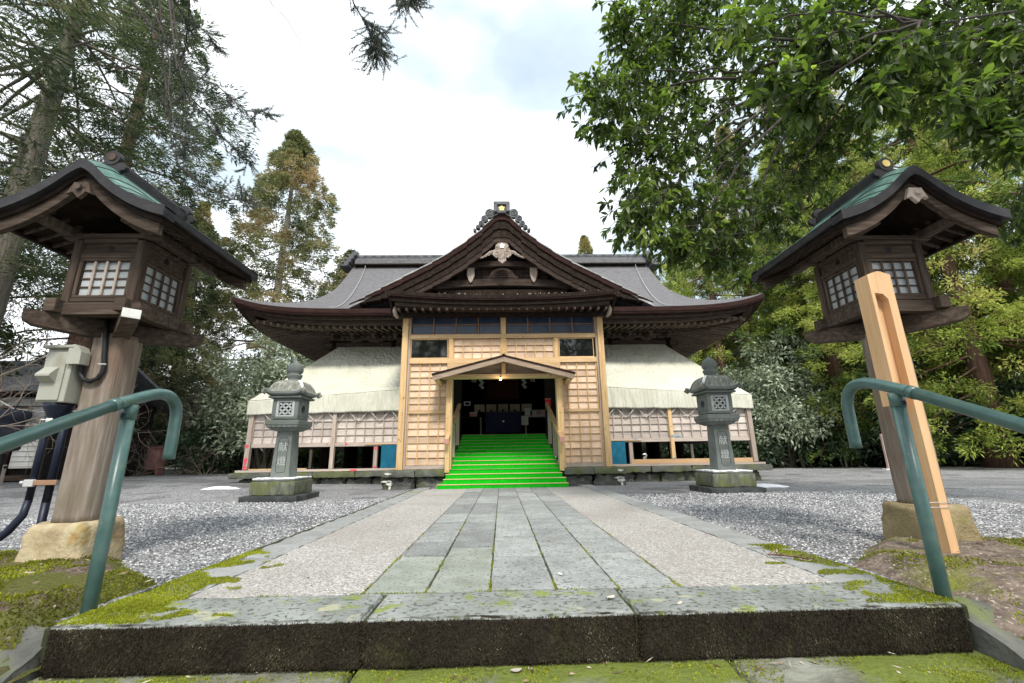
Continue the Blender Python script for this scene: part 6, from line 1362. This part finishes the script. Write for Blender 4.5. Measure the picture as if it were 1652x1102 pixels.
# broadleaf and shrubs
def shrub(H, R, nc, nb, l, w, seed, mt, tmt, stems=5, r0=.05, low=.15):
    r = np.random.default_rng(seed); d = unit(r.normal(size=(nc, 3))); d[:, 2] = np.abs(d[:, 2])*1.0
    lump = 1+.5*np.array([mnoise.noise(Vector(tuple(q*1.7+seed))) for q in d]); rr = (r.random(nc)**.4)*lump
    C = d*rr[:, None]*[R, R, H*(1-low)]+[0, 0, H*low]; k = np.repeat(np.arange(nc), nb); n = len(k); q = unit(r.normal(size=(n, 3)))
    sz = R*.20*(.6+.8*r.random(nc)); base = C[k]+q*(sz[k]*r.random(n)**.4)[:, None]; D = unit(q+r.normal(size=(n, 3))*.5+[0, 0, .15])
    ct = np.clip(.45+r.normal(size=nc)*.2, 0, 1); V, F, t = blades(base, D, l*(.6+.8*r.random(n)), w, droop=.2, tint=np.clip(ct[k]+r.normal(size=n)*.15, 0, 1), seed=seed)
    paths = []
    for i in range(stems*6):
        c = C[r.integers(nc)]; p0 = np.array([r.normal()*.1*R, r.normal()*.1*R, -.1]); paths.append((np.array([p0, p0*.5+c*.5+[0, 0, .1*H], c]), r0, r0*.25))
    return gridmesh('foliage', V, F, mt, t), limb_mesh(paths, tmt, 'stems', 5)
def put_shrub(ms, name, label, loc, s=1, rz=0, group=None):
    t_ = thing(name, label, 'shrub', loc, rz, group); t_.scale = (s, s, s) if isinstance(s, (int, float)) else s; link('foliage', ms[0], t_); link('stems', ms[1], t_, kind='stuff'); return t_
gsh = shrub(5.6, 2.5, 300, 60, .20, .085, 91, m['greyleaf'], m['barktrunk'], 6, .09, .25)
dsh = [shrub(3.0, 2.0, 240, 50, .17, .075, 95, m['shrubleaf'], m['twig']), shrub(2.4, 2.4, 240, 50, .17, .075, 97, m['shrubleaf'], m['twig'])]
osh = shrub(4.2, 2.2, 260, 54, .18, .08, 99, m['oakleaf'], m['twig'], 5, .08, .2)
put_shrub(gsh, 'grey_green_shrub', 'grey-green broadleaf bush beyond the right end of the wing', (13.6, 21.5, -.1), 1.0, 0)
put_shrub(gsh, 'grey_green_shrub', 'grey-green bush peeping over the right canvas sheet', (9.9, 23.5, -.1), .95, 2)
put_shrub(gsh, 'grey_green_shrub', 'rounded pale green tree left of the hall, beyond the stone lantern', (-10.8, 21.0, -.1), 1.08, 1)
put_shrub(gsh, 'grey_green_shrub', 'pale green bush left of the wing end post', (-12.9, 22.5, -.1), .62, 3)
put_shrub(gsh, 'grey_green_shrub', 'pale grey-green bush above the red cabinet', (-16.2, 24.0, -.1), .8, 4.4)
put_shrub(dsh[0], 'dark_shrub', 'dark round evergreen shrub between red cabinet and left wing', (-13.3, 20.9, -.1), .85, .2)
i_ = 0
r = np.random.default_rng(17)
names_r = ['at the wood edge right of the wing end post', 'under the grey-green bush', 'below the yellow notice', 'left of the thick red trunk', 'right of the thick red trunk', 'behind the right handrail', 'at the far right edge of the gravel', 'in the second row at the wood edge', 'beneath the tan cedars', 'beneath the bushy cedar']
for (x_, y_), lb_ in zip(((10.6, 22.6), (12.4, 22.6), (15.2, 22.2), (17.8, 20.3), (21.3, 17.5), (23.2, 14.8), (24.6, 11.0), (18.9, 22.8), (15.5, 26), (12.0, 26.5)), names_r):
    put_shrub(dsh[i_ % 2], 'dark_shrub', 'dark evergreen undergrowth '+lb_, (x_, y_, -.1), (1.15, 1.15, r.uniform(1.1, 1.7)), i_*1.3, 'undergrowth along the right wood edge'); i_ += 1
for x_, y_, lb_ in ((-15.2, 23.2, 'behind the red cabinet'), (-18.4, 22.0, 'right of the side building'), (-11.2, 24.5, 'seen under the left wing'), (-8.0, 25.5, 'behind the hall foundation'), (-20.5, 24, 'behind the side building')):
    put_shrub(dsh[i_ % 2] if i_ % 3 else osh, 'dark_shrub', 'green undergrowth '+lb_, (x_, y_, -.1), (1.0, 1.0, r.uniform(.8, 1.3)), i_*1.3, 'undergrowth on the left side'); i_ += 1
# bare branches
def bare(seed, H, n0, spread, r0, depth=4, curve=.25, up=.5, origin=(0, 0, 0)):
    r = np.random.default_rng(seed); paths = []
    def grow(p, d, L_, rad, dep):
        pts = [p]; q = p.copy(); dd = d.copy()
        for s_ in range(5):
            dd = unit(dd+r.normal(size=3)*curve+[0, 0, .06*up]); q = q+dd*L_/5; pts.append(q)
        paths.append((np.array(pts), rad, rad*.45))
        if dep > 0:
            for c in range(r.integers(3, 5)):
                i = r.integers(2, 6); nd = unit(dd+r.normal(size=3)*.75); grow(pts[i], nd, L_*r.uniform(.5, .75), rad*.5, dep-1)
    for k in range(n0):
        a_ = r.random()*6.28; d = unit(np.array([math.cos(a_)*spread, math.sin(a_)*spread, 1])); grow(np.array(origin, float), d, H*r.uniform(.4, .6), r0, depth)
    return limb_mesh(paths, m['palebranch'], 'branches', 3)
bare1 = bare(3, 2.4, 9, 1.0, .028, 3, .18, .3); bare2 = bare(5, 5.5, 5, .7, .06, 4, .2, .3)
def put_bare(me, name, label, loc, s=1, rz=0): t_ = thing(name, label, 'bare shrub', loc, rz); t_.scale = (s, s, s); link('branches', me, t_, kind='stuff')
put_bare(bare1, 'bare_bush', 'leafless pale bush in front of the red cabinet', (-15.4, 19.6, -.05), 1.0)
put_bare(bare1, 'bare_bush', 'leafless bush right of the hooked left handrail end', (-12.6, 19.6, -.05), .8, 2)
put_bare(bare2, 'bare_tree', 'leafless tree with pale tangled twigs over the side building roof', (-17.2, 14.2, -.05), 1.15, 1)
put_bare(bare2, 'bare_tree', 'leafless tree left of the left lantern box', (-13.2, 10.3, -.05), 1.0, 3)
put_bare(bare2, 'bare_tree', 'leafless reddish-brown tree below the left lantern eaves', (-16.3, 21.3, -.05), 1.1, 4)
put_bare(bare2, 'bare_tree', 'leafless tree near the left end of the hall', (-12.0, 22.8, -.05), .8, 5)
# far-off wood all round
r = np.random.default_rng(77); n = 46000; a_ = r.uniform(-1.35, 1.35, n); d_ = r.uniform(36, 58, n); hgt = 8+4*np.array([mnoise.noise(Vector((q*6, 0, 3))) for q in a_])+3*np.clip(a_*2, -1.4, 1)
z = hgt*r.random(n)**.8; P_ = np.stack([np.sin(a_)*d_, np.cos(a_)*d_*.9, z], 1)
V, F, t = blades(P_, r.normal(size=(n, 3))+[0, 0, .3], r.uniform(.5, 1.1, n), .45, tint=np.clip(.3+.3*r.random(n), 0, 1), seed=5)
o = link('far_woods', gridmesh('far_woods', V, F, m['firleaf'], t), kind='stuff'); o['label'] = 'dense dark wood closing the yard far behind the shrine'
# trees behind the visitor, mirrored in the dark window panes
for x_, y_, k, s_, lb_ in ((-22, -27, 0, 1.0, 'cedar behind the viewpoint, far left'), (-12, -31, 1, 1.05, 'cedar behind the viewpoint, left'), (-7.5, -30, 0, 1.1, 'cedar behind the viewpoint, just left'), (11, -28, 2, 1.0, 'cedar behind the viewpoint, just right'), (-3, -33, 2, .95, 'cedar behind the viewpoint, left of centre'), (6, -32, 0, 1.0, 'cedar behind the viewpoint, right of centre'), (15, -30, 1, 1.0, 'cedar behind the viewpoint, right'), (25, -26, 2, 1.0, 'cedar behind the viewpoint, far right')):
    put_tree(ced[k], 'cedar_tree', lb_, (x_, y_, -3), s_, x_, 'cedars behind the viewpoint')

# ---- evergreen oak reaching in from the right
OAK = np.array([8.2, 3.2, -.1]); oak = thing('evergreen_oak', 'evergreen oak whose leafy boughs hang over the right half of the yard', 'tree', OAK)
CL = [(1.62, 5.2, 5.58, .74), (2.54, 5.4, 6.77, 1.04), (1.81, 5.0, 6.88, .45), (2.14, 5.2, 4.79, .87), (1.84, 5.0, 3.65, .6), (2.8, 5.6, 4.16, 1.0), (3.5, 5.6, 5.91, 1.13), (3.41, 5.8, 3.51, .62), (2.45, 5.3, 3.36, .45), (4.5, 5.2, 6.56, 1.13), (4.9, 6.0, 5.32, .95), (4.21, 6.0, 4.3, .7),
      (5.05, 4.6, 6.1, .9), (5.46, 5.5, 5.48, .7), (5.92, 4.2, 5.74, .92), (5.62, 4.6, 4.99, .55), (6.44, 4.4, 4.62, .7), (6.03, 4.2, 5.07, .6), (5.79, 5.0, 5.9, .7), (6.88, 5.0, 3.78, .5), (3.2, 5.4, 7.9, 1.1), (5.2, 5.0, 7.6, 1.2), (7.2, 3.8, 6.8, 1.2), (8.4, 2.2, 6.6, 1.3), (7.6, 5.4, 6.9, 1.2)]
NR = [(3.23, 2.6, 3.68, .31), (3.7, 2.5, 3.62, .34), (3.34, 2.5, 3.06, .26), (2.71, 2.8, 3.97, .28), (3.53, 2.5, 2.75, .22), (2.24, 2.8, 3.52, .24), (2.11, 2.9, 4.14, .29), (2.94, 2.7, 3.31, .24), (2.42, 2.8, 3.28, .2)]
def leafy(P, D, Ln, Wd, seed, tint):
    """pointed leaf with a fold along the midrib and a drooping tip: 6 verts, 4 quads/tris packed as quads"""
    r = np.random.default_rng(seed); n = len(P); D = unit(D); s = unit(np.cross(D, r.normal(size=(n, 3))*.6+[0, 0, 1.0])); u = np.cross(s, D); Ln = Ln[:, None]; Wd = Wd[:, None]
    dr = np.zeros((n, 3)); dr[:, 2] = -1
    v0 = P; m1 = P+D*Ln*.35+dr*Ln*.02; m2 = P+D*Ln*.72+dr*Ln*.08; v5 = P+D*Ln+dr*Ln*.2
    l1, r1 = m1+s*Wd*.5+u*Wd*.12, m1-s*Wd*.5+u*Wd*.12; l2, r2_ = m2+s*Wd*.42+u*Wd*.1, m2-s*Wd*.42+u*Wd*.1
    V = np.stack([v0, l1, l2, v5, r2_, r1, m1, m2], 1).reshape(-1, 3); b_ = np.arange(n)[:, None, None]*8
    Fq = (b_+np.array([[0, 1, 2, 7], [0, 7, 4, 5], [7, 2, 3, 4]])[None]).reshape(-1, 4)
    return V, Fq, np.repeat(tint, 8)
r = np.random.default_rng(101); TW = []; LP, LD, LL, LW, LT = [], [], [], [], []
for (cx_, cy_, cz_, cr), nearby in [(c, 0) for c in CL]+[(c, 1) for c in NR]:
    ntw = int((200 if cx_ < 3.0 else 135)*(cr/.9)**2.1) if not nearby else 16
    for k in range(max(ntw, 12)):
        d = unit(r.normal(size=3)+[-.15, 0, -.15]); e = np.array([cx_, cy_, cz_])+d*cr*r.random()**.45*[1, .8, 1]; L_ = .34 if not nearby else .2; bd_ = unit(d*.6+r.normal(size=3)*.4+[-.25, 0, -.1]); s_ = e-bd_*L_
        TW.append((np.array([s_, (s_+e)/2+[0, 0, .02], e]), .006 if not nearby else .0035, .002))
        nl = r.integers(9, 15); ct = np.clip(.40+.22*r.normal()+.25*mnoise.noise(Vector(tuple(e*1.2))), 0, 1)
        for q in range(nl):
            f_ = r.random()**.6; p = s_+(e-s_)*(.35+.65*f_); ang_ = unit(bd_*.7+r.normal(size=3)*.65+[0, 0, -.45])
            LP.append(p); LD.append(ang_); LL.append(r.uniform(.085, .135)); LW.append(r.uniform(.032, .048)); LT.append(np.clip(ct+r.normal()*.13, 0, 1))
V, Fq, t = leafy(np.array(LP)-OAK, np.array(LD), np.array(LL), np.array(LW), 7, np.array(LT))
link('crown', gridmesh('crown', V, Fq, m['oakleaf'], t), oak)
link('twigs', limb_mesh([(P-OAK, a_, c_) for P, a_, c_ in TW], m['twig'], 'twigs', 3), oak, kind='stuff')
tp_ = [(0, 0, -.2), (.05, .05, 1.5), (-.05, .1, 3.2), (-.2, .2, 4.8), (-.5, .5, 6.4), (-.9, .9, 8)]
MB().tube(tp_, [.30, .25, .22, .19, .15, .08], 14).build('trunk', m['barktrunk'], oak, True)
lim = []
def limb(p0, p1, r0, sag=.25, dead=False):
    p0, p1 = np.array(p0, float), np.array(p1, float); Q = []
    for s_ in np.linspace(0, 1, 9): Q.append(p0+(p1-p0)*s_+np.array([0, 0, sag*math.sin(math.pi*s_)])+r.normal(size=3)*.035*math.sin(math.pi*s_))
    lim.append((np.array(Q)-OAK, r0, r0*.22)); return Q
base_ = OAK+[-.2, .2, 4.6]
m1_ = limb(base_, (4.3, 5.2, 6.1), .085, .35); m2_ = limb(base_+[-.1, .1, .5], (5.2, 4.6, 6.9), .08, .3); m3_ = limb(base_+[0, .1, .2], (5.4, 4.4, 5.2), .06, .25)
for c in CL[:9]: limb(m1_[6] if c[2] > 4.4 else m1_[7], c[:3], .032, .12)
for c in CL[9:15]: limb(m2_[6], c[:3], .03, .1)
for c in CL[15:20]: limb(m3_[4], c[:3], .03, .1)
for c in CL[20:]: limb(base_+[0, 0, 1.5], c[:3], .05, .2)
limb((4.3, 5.2, 6.1), (1.9, 5.0, 5.95), .022, .02); limb((4.6, 5.3, 5.9), (2.3, 5.2, 4.3), .02, .2); limb((5.0, 5.0, 6.0), (3.0, 5.5, 4.7), .024, .1)
for c in NR: limb(OAK+[-.4, -.1, 5.0] if c[0] > 3 else (4.2, 3.2, 4.6), c[:3], .016, .15)
limb(OAK+[-.4, -.1, 5.0], (4.2, 3.2, 4.6), .03, .15)
link('boughs', limb_mesh(lim, m['twig'], 'boughs', 7), oak, kind='stuff')

# ---- fir whose hanging twigs come in from the top left
FO = np.array([-9.6, 4.6, -.1]); fo = thing('overhanging_fir', 'fir whose thin hanging twigs enter the sky at top left', 'tree', FO)
TWG = [[(-5.88, 5.6, 8.73), (-5.67, 5.6, 7.92), (-5.34, 5.6, 7.28), (-4.94, 5.6, 6.55), (-4.71, 5.6, 5.75), (-4.66, 5.6, 5.36), (-4.6, 5.6, 5.0)],
 [(-5.17, 5.6, 8.74), (-4.99, 5.6, 7.67), (-4.93, 5.6, 7.04), (-4.96, 5.6, 6.53)], [(-4.95, 5.6, 6.61), (-4.63, 5.6, 6.38), (-4.3, 5.6, 6.21), (-3.84, 5.6, 5.77), (-3.51, 5.6, 5.7)],
 [(-4.98, 5.6, 6.53), (-4.77, 5.6, 6.09), (-4.33, 5.6, 5.64), (-4.07, 5.6, 5.25), (-3.65, 5.6, 4.86)], [(-4.8, 5.6, 5.1), (-4.63, 5.6, 4.78), (-4.23, 5.6, 4.47), (-3.83, 5.6, 4.25), (-3.54, 5.6, 4.22)],
 [(-2.52, 5.6, 8.51), (-2.37, 5.6, 7.9), (-2.2, 5.6, 7.58), (-2.05, 5.6, 7.3), (-1.95, 5.6, 7.1), (-1.93, 5.6, 6.85)], [(-1.92, 5.6, 8.8), (-1.67, 5.6, 8.11), (-1.56, 5.6, 7.85), (-1.34, 5.6, 8.05)],
 [(-5.28, 5.6, 7.92), (-5.02, 5.6, 7.54), (-4.68, 5.6, 7.29), (-4.44, 5.6, 6.98)], [(-5.34, 5.6, 7.28), (-5.11, 5.6, 6.67), (-5.03, 5.6, 6.08), (-4.85, 5.6, 5.52), (-4.61, 5.6, 5.18)]]
LOOP = [(-3.94, 5.6, 8.35), (-3.68, 5.6, 7.84), (-3.42, 5.6, 7.56), (-3.2, 5.6, 7.18), (-3.09, 5.6, 6.87), (-2.99, 5.6, 6.76), (-2.95, 5.6, 6.87), (-2.99, 5.6, 7.06)]
r = np.random.default_rng(55); paths = []; sprigs = []
for k, T in enumerate(TWG):
    T = np.array(T, float); T[:, 1] += np.linspace(-.5, .35, len(T))*(1 if k % 2 else -1)+.25*math.sin(k*2.1); sc_ = (T[:, 1:2]/5.6); T[:, 0:1] *= sc_; T[:, 2] = .65+(T[:, 2]-.65)*sc_[:, 0]
    paths.append((T, .020 if k < 2 else .014, .004))
    dense = k in (5, 6); big = 1.7 if dense else 1.15
    for i in range(len(T)-1):
        f0 = (i+1)/len(T); nsp = int((5+12*f0)*(2.2 if dense and i >= len(T)-3 else 1))
        for q in range(nsp):
            p = T[i]+(T[i+1]-T[i])*r.random(); ax = unit(T[i+1]-T[i]); d = unit(ax*.8+r.normal(size=3)*[.75, .5, .6]+[0, 0, -.25]); L_ = r.uniform(.08, .26)*big
            sprigs.append((p, d, L_))
            if r.random() < .6:
                for w in range(r.integers(1, 4)): sprigs.append((p+d*L_*r.uniform(.3, .8), unit(d+r.normal(size=3)*.6), L_*r.uniform(.4, .7)))
    for q in range(10 if dense else 6): sprigs.append((T[-1], unit(unit(T[-1]-T[-2])+r.normal(size=3)*.6), r.uniform(.10, .22)))
    paths.append((np.array([FO+[.1, 0, 11.5], FO*.5+T[0]*.5+[0, 0, 7.2], T[0]*.9+FO*.1+[0, 0, 2.6], T[0]]), .05, .018 if k < 2 else .011))
paths.append((np.array(LOOP), .007, .002)); paths.append((np.array([FO+[.1, 0, 11.5], FO*.5+np.array(LOOP[0])*.5+[0, 0, 7.2], np.array(LOOP[0])*.95+FO*.05+[0, 0, 1.6], LOOP[0]]), .03, .007))
for p, d, L_ in sprigs: paths.append((np.array([p, p+d*L_]), .005, .0025))
link('twigs', limb_mesh([(P-FO, a_, c_) for P, a_, c_ in paths], m['twig'], 'twigs', 4), fo, kind='stuff')
nP, nD = [], []
for p, d, L_ in sprigs:
    n = int(L_/.003); s_ = r.random(n)[:, None]; q = r.normal(size=(n, 3)); q = unit(q-(q@d)[:, None]*d); nP.append(p+d*L_*s_); nD.append(q+d*.9)
nP, nD = np.concatenate(nP), np.concatenate(nD)
m['greyneedle'] = leafmat('grey_fir_needle', [(0, (.05, .065, .05)), (.6, (.10, .125, .095)), (1, (.17, .19, .14))], trans=.2)
V, F, t = blades(nP-FO, nD, r.uniform(.024, .040, len(nP)), .006, seed=3); link('needles', gridmesh('needles', V, F, m['greyneedle'], t), fo)
MB().tube([(0, 0, -.2), (.05, 0, 4), (.1, 0, 8), (.1, .1, 13)], [.34, .28, .2, .05], 12).build('trunk', m['barktrunk'], fo, True)
cr_ = conifer(15, 3.0, 8.5, 160, 50, .24, .04, 83, m['firleaf'], m['barktrunk'], .3, shape='round', droop=.3, puff=.7, flat=.35); link('crown', cr_[0], fo)
